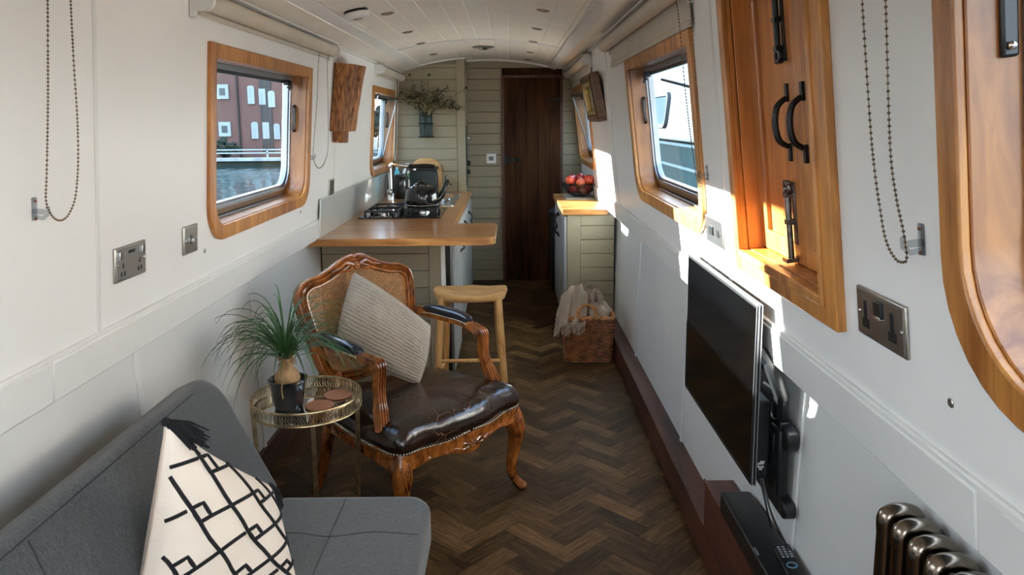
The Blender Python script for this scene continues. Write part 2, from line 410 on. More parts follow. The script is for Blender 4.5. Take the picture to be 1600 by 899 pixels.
# dado boards (trim) with joints
def dado(side, nm, joints):
    t_ = thing(nm, 'long white dado board capping the gunwale on the %s side' % ('left' if side == 'L' else 'right'), 'trim', FL if side == 'L' else FR, kind='structure')
    ys = [CY0]+joints+[CY1]
    for a, b_ in zip(ys, ys[1:]):
        if side == 'R': a, b_ = -b_, -a
        s = B(); s.box(a+.0008, b_-.0008, tz(side, .88), tz(side, .975), -.03, .012)
        obj('board', s, 'trim', t_, bev=.004)
    s = B(); s.box(*((CY0, CY1) if side == 'L' else (-CY1, -CY0)), tz(side, .970), tz(side, .986), -.01, .009); obj('bead', s, 'trim', t_, bev=.004)
dado('L', 'trim_1', [1.62, 3.62]); dado('R', 'trim_2', [1.0, 3.9])
# panel cover strips
def strip(side, y, nm, lab, z0=.984, z1=1.93):
    s = B(); s.box(-.007, .007, tz(side, z0), tz(side, z1), -.001, .004)
    s2 = B(); s2.add([(v[0], v[1], v[2]) for v in s.v], s.f)
    o = obj(nm, s2, 'trim', None, bev=.0015)
    o.matrix_world = (FL if side == 'L' else FR) @ Matrix.Translation((y if side == 'L' else -y, 0, 0))
    tag(o, lab, 'trim', None, 'structure')
strip('L', 1.83, 'trim_3', 'narrow white cover strip on the left wall beside the nearest bead chain')
strip('L', 4.34, 'trim_4', 'narrow white cover strip under the hanging timber on the left wall')
strip('R', 4.56, 'trim_5', 'narrow white cover strip beside the small picture on the right wall', z1=1.97)
strip('R', 2.22, 'trim_11', 'narrow white cover strip beside the oak hatch on the right wall', z1=1.97)
for y, side, nm, lab in ((1.83, 'R', 'trim_6', 'white batten on the lower right wall behind the television'), (3.06, 'L', 'trim_7', 'batten on the lower left wall behind the potted plant'),
                    (2.1, 'L', 'trim_8', 'batten on the lower left wall behind the sofa'), (4.24, 'R', 'trim_9', 'batten on the lower right wall beside the basket'), (3.06, 'R', 'trim_10', 'batten on the lower right wall beyond the television')):
    x0, x1 = (-1.063, -1.092) if side == 'L' else (.722, .745); sg = 1 if side == 'L' else -1
    b = B(); w = .012
    b.add([(x0+sg*.006, y-w, .12), (x0+sg*.006, y+w, .12), (x1+sg*.006, y+w, .9), (x1+sg*.006, y-w, .9), (x0-sg*.001, y-w, .12), (x0-sg*.001, y+w, .12), (x1-sg*.001, y+w, .9), (x1-sg*.001, y-w, .9)],
          [(0,1,2,3),(4,7,6,5),(0,4,5,1),(1,5,6,2),(2,6,7,3),(3,7,4,0)])
    tag(obj(nm, b, 'trim', None, bev=.002), lab, 'trim', None, 'structure')

# ------------------------------------------------------------------ windows
def window(nm, label, hop=False, catch=True):
    w = WIN[nm]; side, y0, y1, z0, z1, r = w
    F = FL if side == 'L' else FR
    t_ = thing(nm, label, 'window', F, kind='structure')
    o = B(); o.ring(loops(w, 0), loops(w, RW_), -.002, .014); obj('face_frame', o, 'oak', t_, bev=.004)
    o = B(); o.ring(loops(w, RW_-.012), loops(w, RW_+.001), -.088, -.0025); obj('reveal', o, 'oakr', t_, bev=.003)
    o = B(); o.ring(loopsG(w, RW_-.004), loopsG(w, RW_+.020), -.112, -.086); o.ring(loopsG(w, RW_-.004), loopsG(w, RW_+.010), -.086, -.076)
    obj('metal_frame', o, 'alu', t_, bev=.002)
    o = B(); o.ring(loops(w, RW_-.02), loopsG(w, RW_-.002), -.112, -.080); obj('sub_frame', o, 'brownmetal', t_)
    o = B(); o.prism(loopsG(w, RW_+.01), -.102, -.098); obj('pane', o, 'glass', t_)
    a, b_ = (y0, y1) if side == 'L' else (-y1, -y0)
    T0, T1 = tz(side, z0), tz(side, z1)
    # hopper sash: a dark bar across the head with black catches
    o = B(); o.box(a+RW_+.02, b_-RW_-.02, T1-RW_-.022, T1-RW_-.002, -.098, -.074); obj('sash_bar', o, 'alu', t_, bev=.003)
    o = B(); o.box(a+RW_+.022, b_-RW_-.022, T1-RW_-.036, T1-RW_-.022, -.100, -.084); obj('seal', o, 'black', t_)
    for q in (a+RW_+.09, b_-RW_-.09):
        o = B(); o.box(q-.028, q+.028, T1-RW_-.045, T1-RW_-.02, -.082, -.06); o.cyl((q-.03, T1-RW_-.055, -.06), (q+.03, T1-RW_-.055, -.06), .006, 8)
        o.cyl((q-.018, T1-RW_-.02, -.06), (q-.018, T1-RW_-.07, -.055), .006, 8); o.cyl((q+.018, T1-RW_-.02, -.06), (q+.018, T1-RW_-.06, -.055), .006, 8)
        obj('catch', o, 'black', t_, bev=.002)
    if catch:
        q = (b_-RW_-.004) if side == 'L' else (a+RW_+.004); sg = -1 if side == 'L' else 1
        o = B(); tm = T1-RW_-.20
        o.tube([(q, tm+.06, -.058), (q+sg*.018, tm+.05, -.055), (q+sg*.02, tm, -.05), (q+sg*.018, tm-.05, -.055), (q, tm-.06, -.058)], .008, 8)
        obj('handle', o, 'black', t_)
    if hop:
        # tilted inner hopper pane with stay arms
        o = B()
        Tt = T1-RW_-.02; hh = .50
        def H(u, v): return (a+RW_+.03+u*(b_-a-2*RW_-.06), Tt-hh*(1-v), -.075+.10*v)
        ln = lambda u0, v0, u1, v1, r_=.006: o.tube([H(u0, v0), H(u1, v1)], r_, 6)
        ln(0, 0, 0, 1); ln(1, 0, 1, 1); ln(0, 1, 1, 1, .008); ln(0, 0, 1, 0)
        sa = obj('hopper_sash', o, 'alu', t_)
        o = B(); o.add([H(0, 0), H(1, 0), H(1, 1), H(0, 1)], [(0, 1, 2, 3)]); obj('pane', o, 'glass', sa, solid=.003)
        for u in (0.03, .97):
            p = Vector(H(u, 1)); o = B(); o.ball(p, .014); o.tube([p, (p.x, p.y-.02, -.085)], .005, 6); obj('stay', o, 'black', sa)
    # clear drip tray line at sill
    o = B(); o.box(a+RW_+.16, b_-RW_-.16, T0+RW_+.001, T0+RW_+.008, -.075, -.06); obj('sill_strip', o, 'alu', t_, bev=.002)
    return t_
window('window_1', 'near left oak framed window looking over the canal to a brick warehouse')
window('window_2', 'far left oak framed window over the kitchen worktop with tilted hopper pane', hop=True)
window('window_3', 'oak framed right hand window looking at a white boat alongside')
window('window_4', 'far right oak framed window above the fruit bowl with tilted hopper pane', hop=True, catch=False)
window('window_5', 'left oak framed window beside the camera above the sofa')
w6 = window('window_6', 'large oak framed window at the right edge of the view', catch=False)
# big catch on window 6
o = B(); ya = -1.066+RW_; T = tz('R', 1.60)
o.box(ya-.0, ya+.010, T-.03, T+.13, -.068, -.045)
obj('catch_plate', o, 'black', w6, bev=.004)
o = B(); o.ball((ya+.014, T-.015, -.055), .006); obj('catch_screw', o, 'chrome', w6)

# ------------------------------------------------------------------ oak side hatch
y0, y1, z0, z1 = CUP
ht = thing('door_1', 'oak side hatch with two panelled doors and black iron pulls in the right wall', 'side hatch', FR, kind='structure')
a, b_ = -y1, -y0; T0, T1 = tz('R', z0), tz('R', z1)
rw = .062
o = B(); o.ring(rrect(a, b_, T0, T1, .003), rrect(a+rw, b_-rw, T0+rw, T1-.05, .003), -.002, .020); obj('face_frame', o, 'oak', ht, bev=.004)
o = B(); o.ring(rrect(a+rw-.022, b_-rw+.015, T0+rw-.022, T1-.04, .003), rrect(a+rw+.001, b_-rw-.001, T0+rw+.001, T1-.051, .003), .010, .028); obj('moulding', o, 'oak', ht, bev=.005)
o = B(); o.ring(rrect(a+rw-.02, b_-rw+.01, T0+rw-.02, T1-.03, .003), rrect(a+rw+.0015, b_-rw-.0005, T0+rw+.0015, T1-.0515, .003), -.075, -.0025); obj('reveal', o, 'oakv', ht, bev=.002)
mid = -1.722
for k, (c0, c1) in enumerate(((a+rw+.002, mid-.002), (mid+.002, b_-rw-.002))):   # near and far leaf
    d = B(); d.ring(rrect(c0, c1, T0+rw+.003, T1-.053, .003), rrect(c0+.05, c1-.05, T0+rw+.055, T1-.11, .003), -.066, -.040)
    lf = obj('door_leaf', d, 'oakv', ht, bev=.004)
    d = B(); d.box(c0+.045, c1-.045, T0+rw+.05, T1-.10, -.064, -.052); obj('door_panel', d, 'oakv', lf)
    hx = mid-.046 if k == 0 else mid+.046
    h = B(); Th = tz('R', 1.485)
    path = catmull([(hx, Th+.056, -.036), (hx, Th+.054, -.030), (hx, Th+.040, -.014), (hx, Th+.014, -.007), (hx, Th-.014, -.007), (hx, Th-.040, -.014), (hx, Th-.054, -.030), (hx, Th-.056, -.036)], 4)
    h.tube(path, [.006+.002*sin(PI*i/(len(path)-1)) for i in range(len(path))], 8)
    h.box(hx-.007, hx+.007, Th+.048, Th+.090, -.042, -.034); h.box(hx-.007, hx+.007, Th-.090, Th-.048, -.042, -.034)
    obj('handle', h, 'iron', lf, bev=.0015)
b = B(); b.box(mid-.012, mid+.012, T0+rw, T1-.06, -.074, -.064); obj('gap_shade', b, 'black', ht)  # black strip painting the shade in the gap between the leaves
def bolt(Tb, sg, mat):
    bo = B(); x = mid-.052
    bo.box(x-.004, x+.014, Tb-.075, Tb+.075, -0.042, -0.036)
    bo.cyl((x, Tb-sg*.04, -0.026), (x, Tb+sg*.11, -0.026), .0075, 8)
    for q in (-.045, .02): bo.box(x-.011, x+.011, Tb+sg*q-.006, Tb+sg*q+.006, -0.040, -0.018)
    pts = [(x+.002+.013*cos(u), Tb-sg*(.062-.013*sin(u)), -0.026) for u in [i*2*PI/12 for i in range(12)]]
    bo.tube(pts, .0065, 6, closed=True)
    bo.ball((x+.013, Tb-sg*.074, -0.026), .007); bo.ball((x-.009, Tb-sg*.074, -0.026), .007)
    if sg < 0: bo.box(x-.022, x+.010, Tb-.118, Tb-.108, -.051, -.011)
    obj('bolt', bo, mat, ht, bev=.001)
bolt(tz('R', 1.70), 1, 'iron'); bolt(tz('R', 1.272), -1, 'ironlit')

# ------------------------------------------------------------------ floor, ceiling, ends
w_, Lp = .0762, .2286
me = bpy.data.meshes.new('floor'); bm = bmesh.new(); uvl = bm.loops.layers.uv.new('UVMap'); tone = bm.faces.layers.float.new('tone')
d1 = Vector((1, -1, 0)).normalized(); d2 = Vector((1, 1, 0)).normalized(); P0 = Vector((.291, 2.70, 0)); g = .0008
for m_ in range(-8, 5):
    for n_ in range(-50, 60):
        for kind in (0, 1):
            u0 = -n_*w_+m_*Lp; v0 = n_*w_+m_*Lp
            if kind == 0: R_ = (u0, u0+Lp, v0, v0+w_)
            else: R_ = (u0+Lp, u0+Lp+w_, v0, v0+Lp)
            c = P0+d1*((R_[0]+R_[1])/2)+d2*((R_[2]+R_[3])/2)
            if not (-1.3 < c.x < 1.0 and CY0-.1 < c.y < CY1+.1): continue
            pts = [P0+d1*u+d2*v for u, v in ((R_[0]+g, R_[2]+g), (R_[1]-g, R_[2]+g), (R_[1]-g, R_[3]-g), (R_[0]+g, R_[3]-g))]
            f = bm.faces.new([bm.verts.new(p) for p in pts]); ox, oy = random.random()*40, random.random()*40
            f[tone] = random.random()**1.3
            cs = [(0, 0), (Lp, 0), (Lp, w_), (0, w_)] if kind == 0 else [(0, 0), (0, w_), (Lp, w_), (Lp, 0)]
            for lp, (a_, b2) in zip(f.loops, cs): lp[uvl].uv = (a_+ox, b2+oy)
for co, no in (((-1.06, 0, 0), (-1, 0, 0)), ((.72, 0, 0), (1, 0, 0)), ((0, CY0, 0), (0, -1, 0)), ((0, CY1, 0), (0, 1, 0))):
    bmesh.ops.bisect_plane(bm, geom=bm.verts[:]+bm.edges[:]+bm.faces[:], plane_co=co, plane_no=no, clear_outer=True)
gaps = bm.faces.new([bm.verts.new(p) for p in ((-1.06, CY0, -.0015), (.72, CY0, -.0015), (.72, CY1, -.0015), (-1.06, CY1, -.0015))]); gaps[tone] = 0
bm.normal_update()
for f in bm.faces:
    if f.normal.z < 0: f.normal_flip()
bm.to_mesh(me); bm.free(); me.materials.append(M['floor'])
fl = bpy.data.objects.new('floor', me); C.objects.link(fl); tag(fl, 'dark oak herringbone floor running down the cabin', 'floor', None, 'structure')

AX0, AX1, AC, AZ = -.80, .385, -.2, 2.05
def az(x): return AZ-.20*(x-AC)**2*1.05
ce = thing('ceiling', 'cream boarded arched ceiling with sloping sides', 'ceiling', kind='structure')
b = B(); xs = []
x = -.972
while x < AX1+.1:
    xs += [(x, 0), (x+.004, .004), (x+.008, 0)]; x += .108
xs = [(AX0, 0)]+[(q-.004, d) for q, d in xs if AX0+.005 < q-.004 < AX1-.005]+[(AX1, 0)]
xs.sort()
b.prism([(q, az(q)+d) for q, d in xs]+[(q, az(q)+.045) for q, d in reversed(xs)], CY0, CY1, lambda p, y: (p[0], y, p[1]))
obj('arched_boards', b, 'ceil', ce, ang=10)
LC, RC = (-.962, 1.922), (.556, 1.972)
for q in ([(LC[0]-.03, LC[1]-.008), (AX0+.01, az(AX0)-.012)], [(AX1-.01, az(AX1)-.012), (RC[0]+.03, RC[1]-.003)]):
    b = B(); b.prism(q+[(q[1][0], q[1][1]+.02), (q[0][0], q[0][1]+.02)], CY0, CY1, lambda p, y: (p[0], y, p[1])); obj('side_panel', b, 'ceil', ce)
for q, sg in ((AX0, 1), (AX1, -1)):
    b = B(); z = az(q)
    b.prism([(q-sg*.03, z-.028), (q+sg*.012, z-.016), (q+sg*.035, z-.006), (q+sg*.035, z+.004), (q-sg*.03, z-.004)], CY0, CY1, lambda p, y: (p[0], y, p[1]))
    obj('cornice', b, 'trim', ce, bev=.003)
for (x, z), sg in ((LC, 1), (RC, -1)):
    b = B(); b.prism([(x-sg*.01, z-.016), (x+sg*.008, z-.014), (x+sg*.014, z-.003), (x-sg*.01, z-.001)], CY0, CY1, lambda p, y: (p[0], y, p[1])); obj('edge_bead', b, 'trim', ce, bev=.002)
for yb, h in ((5.28, .012), (2.2, .006)):
    b = B(); b.tube([(q, yb, az(q)-.002) for q in [AX0+(AX1-AX0)*i/20 for i in range(21)]], 1, up=(0, 1, 0), sect=[(-.018, -.006), (.018, -.006), (.018, .006), (-.018, .006)])
    if yb > 5: obj('cross_strip', b, 'trim', ce)
for yb, x in ((1.6, RC), (4.56, RC), (3.1, LC)):
    pass
b = B(); b.box(-1.02, .64, CY0, CY1, 2.10, 2.13); obj('light_blocking_roof', b, 'boatb', ce)  # unseen slab added above the ceiling to stop daylight leaking in
# shiplap helper: boards in plane y = Y facing -y
def shiplap(b, x0, x1, z0, z1, Y, top=None, pitch=.0985, off=0, holes=None, th=.018):
    z = z0-off
    while z < z1:
        a_, c_ = max(z, z0)+.0012, min(z+pitch, z1)-.0012
        if c_-a_ > .01:
            segs = [(x0, x1)]
            if holes and a_ < holes[3]-.01 and c_ > holes[2]: segs = [(x0, holes[0]), (holes[1], x1)]
            for s0, s1 in segs:
                if s1-s0 < .005: continue
                cx = a_; dz = .004
                b.prism([(Y, a_+dz*.5), (Y+.003, a_), (Y+th, a_), (Y+th, c_), (Y+.003, c_), (Y, c_-dz*.5)], s0, s1, lambda p, x: (x, p[0], p[1]))
        z += pitch
DX0, DX1, DZ = -.067, .472, 1.893
we = thing('wall_far', 'olive tan boarded end wall around the dark door', 'wall', kind='structure')
b = B(); shiplap(b, -1.08, .70, 0, 2.10, 7.0, holes=(DX0-.006, DX1+.006, 0, DZ+.006)); obj('boards', b, 'tan', we, ang=25)
b = B(); b.box(-1.12, .76, 7.018, 7.06, -.02, 2.12); obj('backing', b, 'darkwood', we)
b = B(); b.tube([(q, 6.99, az(q)-.008) for q in [-.39+(AX1+.39)*i/16 for i in range(17)]]+[(RC[0], 6.99, RC[1]-.01)], 1, up=(0, 1, 0), sect=[(-.012, -.008), (.012, -.008), (.012, .008), (-.012, .008)]); obj('top_bead', b, 'trim', we)
# door
dr = thing('door_2', 'dark stained plank door with black iron latch at the end of the cabin', 'door', loc=(0, 0, 0), kind='structure')
b = B()
nb = 5; bw = (DX1-DX0-.012)/nb
for i in range(nb): b.box(DX0+.006+i*bw+.001, DX0+.006+(i+1)*bw-.001, 6.985, 7.018, .004, DZ-.006)
obj('leaf', b, 'darkwood', dr, bev=.002)
b = B(); b.ring([(DX0-.012, -.0), (DX1+.012, -.0), (DX1+.012, DZ+.012), (DX0-.012, DZ+.012)], [(DX0+.012, .001), (DX1-.012, .001), (DX1-.012, DZ-.012), (DX0+.012, DZ-.012)], 6.978, 6.992, lambda p, y: (p[0], y, p[1])); obj('frame', b, 'redwood', dr)
b = B(); zl = 1.5-61/1177*7
b.box(DX0+.01, DX0+.035, 6.972, 6.985, zl-.045, zl+.045); b.box(DX0+.03, DX0+.13, 6.968, 6.98, zl-.008, zl+.008); b.ball((DX0+.135, 6.965, zl), .016)
b.box(DX0+.075, DX0+.09, 6.965, 6.985, zl-.04, zl+.03); b.box(DX0+.05, DX0+.06, 6.965, 6.985, zl-.02, zl+.03); obj('latch', b, 'iron', dr, bev=.002)
b = B(); zh = 1.5+31/1177*7
b.prism([(DX1-.14, zh), (DX1-.12, zh+.012), (DX1-.09, zh+.006), (DX1-.02, zh+.012), (DX1-.02, zh+.04), (DX1, zh+.04), (DX1, zh-.04), (DX1-.02, zh-.04), (DX1-.02, zh-.012), (DX1-.09, zh-.006), (DX1-.12, zh-.012)], 6.978, 6.984, lambda p, y: (p[0], y, p[1])); obj('hinge', b, 'iron', dr)
b = B(); b.box(DX1-.14, DX1, 6.978, 6.984, .25, .27); obj('hinge', b, 'iron', dr)
# near end: unseen bulkhead, its opening added and sized to let daylight in
wn = thing('wall_near', 'unseen cream bulkhead behind the camera with an opening added for daylight', 'wall', kind='structure')
b = B(); b.box(-1.14, -.50, CY0-.03, CY0, 0, 2.08); b.box(.16, .76, CY0-.03, CY0, 0, 2.08); b.box(-.50, .16, CY0-.03, CY0, 1.80, 2.08); b.box(-.50, .16, CY0-.03, CY0, 0, .85); obj('panel', b, 'paint', wn)

# gunwale boxes along the floor
tag(obj('trim_12', B().box(.644, .735, CY0, 6.98, 0, .133), 'redwood', None, bev=.004), 'dark mahogany plinth along the foot of the right wall', 'plinth', None, 'structure')
tag(obj('trim_13', B().box(-1.075, -1.052, CY0, 4.2, 0, .125), 'redwood', None, bev=.004), 'dark mahogany skirting along the foot of the left wall', 'skirting', None, 'structure')

# ------------------------------------------------------------------ ceiling fittings
def downlight(x, y, lab, first=[None]):
    sl = math.atan(-2*.21*(x-AC))
    if first[0] is None:
        t_ = thing('downlight', lab, 'ceiling light', group='small recessed ceiling downlights')
        b = B(); b.lathe([(.018, .002), (.020, -.001), (.026, -.004), (.031, -.003), (.034, .003)], 24); obj('bezel', b, 'brownmetal', t_)
        b = B(); b.lathe([(0, .004), (.019, .002)], 20); obj('lens', b, 'darkgl', t_, solid=.002)
        first[0] = t_
    else:
        t_ = copy_tree(first[0]); t_['label'] = lab
    t_.location = (x, y, az(x)-.001); t_.rotation_euler = (0, -sl, 0)
rows = [(-.59, 3.77, 'nearest'), (-.595, 4.54, 'second nearest'), (-.595, 5.20, 'third nearest'), (-.595, 6.04, 'farthest')]
for x, y, k in rows: downlight(x, y, 'recessed nickel downlight, %s in the left hand ceiling row' % k)
for x, y, k in [(.163, 3.74, 'nearest'), (.16, 4.48, 'second nearest'), (.16, 5.20, 'third nearest'), (.16, 6.0, 'fourth nearest'), (.158, 6.72, 'farthest')]:
    downlight(x, y, 'recessed nickel downlight, %s in the right hand ceiling row' % k)
t_ = thing('ceiling_light', 'round nickel touch light with a bright centre in the middle of the far ceiling', 'ceiling light', loc=(-.197, 5.80, az(-.197)))
b = B(); b.lathe([(.085, .002), (.083, -.006), (.07, -.012), (.045, -.014), (.045, -.01), (0, -.01)], 32); obj('rim', b, 'nickel', t_)
b = B(); b.lathe([(.044, -.009), (.035, -.02), (.018, -.026), (0, -.027)], 24); obj('lens', b, 'chrome', t_)
sa = .21*2*(-.70-AC)
t_ = thing('smoke_alarm', 'white round smoke alarm with a black band on the left of the ceiling', 'smoke alarm', loc=(-.695, 3.53, az(-.695)-.001))
t_.rotation_euler = (0, sa, 0)
b = B(); b.lathe([(.055, .003), (.056, -.012), (.05, -.013)], 32); obj('base', b, 'black', t_)
b = B(); b.lathe([(.058, -.011), (.060, -.018), (.052, -.032), (.03, -.037), (0, -.037)], 32)
for k in range(6): a_ = k*PI/3; b.box(.028*cos(a_)-.006, .028*cos(a_)+.006, .028*sin(a_)-.002, .028*sin(a_)+.002, -.039, -.034)
obj('cover', b, 'whitep', t_)
b = B(); b.lathe([(.022, -.036), (.022, -.040), (.019, -.041), (.019, -.036)], 24); obj('test_button', b, 'nickel', t_)

# ------------------------------------------------------------------ blinds
def blind(side, ya, yb, label, drop=0, chain=None, hook=None, cmat='chain', zc=1.865, beads=.0075, cd=.045, bottom=None, chlab='', hooklab='', br=.0027, thr_=.28):
    t_ = thing('roller_blind', label, 'roller blind', onwall(side, 0, zc, 0), group='roller blinds over the windows')
    sg = 1 if side == 'L' else -1
    a_, b_ = sorted((sg*ya, sg*yb))
    r = B(); r.cyl((a_+.02, 0, .042), (b_-.02, 0, .042), .030, 24); obj('fabric_roll', r, 'blindf', t_)
    for q in (a_, b_-.02):
        e = B()
        e.cyl((q, 0, .042), (q+.02, 0, .042), .033, 20); e.box(q+.0015, q+.0185, -.033, .033, .002, .042); e.box(q+.003, q+.017, -.052, -.032, .002, .02); obj('end_bracket', e, 'whitep', t_)
    s = B(); s.box(a_+.03, b_-.03, .034, .040, .002, .07); obj('back_rail', s, 'whitep', t_)
    if drop:
        s = B(); s.box(a_+.025, b_-.025, -.03-drop, 0, .011, .013); obj('fabric_drop', s, 'blindf', t_)
        s = B(); s.box(a_+.022, b_-.022, -.03-drop-.006, -.03-drop+.016, .007, .018); obj('hem_bar', s, 'blindf', t_, bev=.003)
    else:
        s = B(); s.box(a_+.025, b_-.025, -.045, -.028, .012, .024); obj('hem_bar', s, 'blindf', t_, bev=.003)
    if chain is not None:
        n0 = .03; up_ = .042
        pts = [(sg*chain[0][0], -.01, up_)]+[(sg*y_, tz(side, z_)-tz(side, zc), n0) for y_, z_ in chain]+[(sg*chain[-1][0], -.01, up_)]
        path = catmull(pts, 40)
        ch = B(); d = 0; last = path[0]
        for p in path[1:]:
            d += (p-last).length; last = p
            if d >= beads: ch.ball(p, br, 6, 4); d = 0
        ch.tube(path[::3], br*thr_, 4)
        co = obj('pull_chain', ch, cmat, t_)
        if hook:
            hk = thing('chain_hook', hooklab, 'chain hook', onwall(side, hook[0], hook[1], 0), group='clear plastic safety hooks for the blind chains')
            h = B(); h.box(-.008, .008, -.02, .03, 0, .004); h.cyl((0, .0, 0), (0, 0, .022), .006, 12); 
            h.tube([(0, -.012, .004), (0, -.014, .02), (0, -.004, .03), (0, .012, .03)], .005, 8); obj('clip', h, 'acrylic', hk, bev=.002)
            [obj('screw', B().lathe([(.0035, .004), (.003, .0065), (0, .007)], 12, (0, q_, 0)), 'rust', hk) for q_ in (.022, -.016)]
    return t_
blind('L', 2.36, 4.10, 'long cream roller blind above the nearest visible left window', zc=1.872, chain=[(3.81, 1.80), (3.80, 1.60), (3.755, 1.38), (3.77, 1.315), (3.84, 1.275), (3.92, 1.268), (4.00, 1.295), (4.06, 1.37), (4.03, 1.60), (3.995, 1.80)], beads=.0085, br=.0028, hook=(3.79, 1.33),
      hooklab='tiny clear hook by the chain of the left window blind')
blind('L', 5.50, 6.575, 'short cream roller blind above the far left kitchen window', zc=1.872, chain=[(6.38, 1.80), (6.40, 1.45), (6.43, 1.22), (6.47, 1.17), (6.53, 1.19), (6.545, 1.30), (6.53, 1.45), (6.50, 1.80)], beads=.010, br=.0036, thr_=.8, cmat='chainw')
blind('L', .05, 1.72, 'nearest left roller blind, its bead chain looping beside the far left wall edge', zc=1.872, chain=[(1.607, 1.80), (1.602, 1.70), (1.596, 1.55), (1.585, 1.40), (1.580, 1.345), (1.594, 1.315), (1.615, 1.298), (1.642, 1.295), (1.668, 1.31), (1.690, 1.345), (1.702, 1.42), (1.702, 1.52), (1.692, 1.65), (1.687, 1.80)], hook=(1.585, 1.318),
      hooklab='clear hook below the loop of the nearest left chain')
blind('R', 2.38, 4.27, 'cream roller blind with lowered hem above the middle right window', drop=.085, zc=1.905, chain=[(2.487, 1.84), (2.480, 1.60), (2.455, 1.42), (2.428, 1.32), (2.405, 1.29), (2.380, 1.292), (2.372, 1.33), (2.36, 1.45), (2.335, 1.62), (2.322, 1.84)], hook=(2.395, 1.325),
      hooklab='clear hook on the right wall beside the middle window frame')
blind('R', 5.25, 6.90, 'cream roller blind with short hem above the far right window', drop=.05, zc=1.91)
blind('R', -.2, 1.32, 'nearest right roller blind, seen only by the bead chain between hatch and near window', zc=1.905, chain=[(1.233, 1.84), (1.230, 1.68), (1.221, 1.46), (1.200, 1.34), (1.185, 1.302), (1.163, 1.284), (1.145, 1.281), (1.127, 1.290), (1.133, 1.33), (1.150, 1.38), (1.162, 1.46), (1.156, 1.67), (1.152, 1.84)], hook=(1.135, 1.31),
      hooklab='clear hook below the chain loop between hatch and near right window')

# ------------------------------------------------------------------ sockets and switches
def plate(side, y0, y1, z0, z1, name, label, cat, feats, mat='nickel'):
    t_ = thing(name, label, cat, onwall(side, (y0+y1)/2, (z0+z1)/2, 0))
    w = (y1-y0)/2; h = (z1-z0)/2
    b = B(); b.box(-w, w, -h, h, -.001, .007); obj('plate', b, mat, t_, bev=.003, seg=3)
    b = B(); b.box(-w+.006, w-.006, -h+.006, h-.006, .007, .0078); obj('face', b, 'steel' if mat == 'nickel' else mat, t_)
    for nm, m, boxes in feats:
        for bx in boxes:
            b = B(); b.box(bx[0]-bx[2], bx[0]+bx[2], bx[1]-bx[3], bx[1]+bx[3], .0078, .0078+bx[4]); obj(nm, b, m, t_, bev=.0007)
    for q in (-1, 1):
        b = B(); b.lathe([(.0035, .0078), (.003, .0095), (0, .010)], 10, (q*(w-.012), 0, 0)); obj('screw', b, 'chrome', t_)
    return t_
def sock(cx): return [(cx, -.004, .0028, .007, .0006), (cx-.008, -.026, .0035, .006, .0006), (cx+.008, -.026, .0035, .006, .0006)]
plate('L', 1.902, 2.066, 1.09, 1.182, 'wall_socket', 'brushed metal double socket with central port slots on left wall', 'socket',
      [('pin_slot', 'black', sock(-.045)+sock(.045)), ('port', 'black', [(-.008, .028, .008, .004, .0006), (.010, .028, .008, .004, .0006)]), ('rocker', 'chrome', [(-.06, .024, .006, .011, .004), (.06, .024, .006, .011, .004)])])
plate('L', 2.314, 2.418, 1.09, 1.180, 'light_switch', 'brushed metal single toggle switch beside the near left window', 'switch', [('slot', 'black', [(0, 0, .006, .014, .0006)]), ('toggle', 'chrome', [(0, -.002, .003, .006, .010)])])
plate('L', 4.215, 4.335, 1.085, 1.178, 'wall_socket', 'small white edged socket at the start of the splashback', 'socket', [('slot', 'black', [(0, -.005, .008, .014, .001)])])
plate('R', 1.186, 1.360, 1.105, 1.196, 'wall_socket', 'brushed metal double socket on the right wall below the bead chain', 'socket',
      [('pin_slot', 'black', [(-.05, .006, .006, .018, .0006), (-.05, -.018, .014, .009, .0006), (.045, .006, .006, .018, .0006), (.045, -.018, .014, .009, .0006)]), ('rocker', 'black', [(0, .018, .012, .014, .004)]), ('rocker_tip', 'chrome', [(0, .004, .010, .003, .005)])])
plate('R', 2.25, 2.455, 1.103, 1.193, 'fused_switch', 'brushed metal fused switch in the sunlight beside the oak hatch', 'switch', [('rocker', 'black', [(-.025, 0, .022, .014, .004)]), ('fuse', 'black', [(.05, .0, .012, .012, .002)])])
for k, (side, y, z, lab) in enumerate((('L', 1.45, 1.08, 'small round grey screw cap low on the near left wall'), ('L', 2.49, 1.075, 'small round screw cap under the left window corner'), ('L', 3.66, 1.065, 'small screw cap under the far corner of the left window'),
                           ('R', 1.074, 1.076, 'round grey screw cap beneath the near right window'), ('R', 2.66, 1.06, 'small pale screw cap below the middle right window'))):
    b = B(); b.lathe([(.0075, -.001), (.0075, .001), (.006, .0022), (0, .0022)], 20); b.box(-.005, .005, -.0008, .0008, .002, .003)
    o = obj('screw_cap', b, 'nickel'); o.matrix_world = onwall(side, y, z, 0); tag(o, lab, 'screw cap')

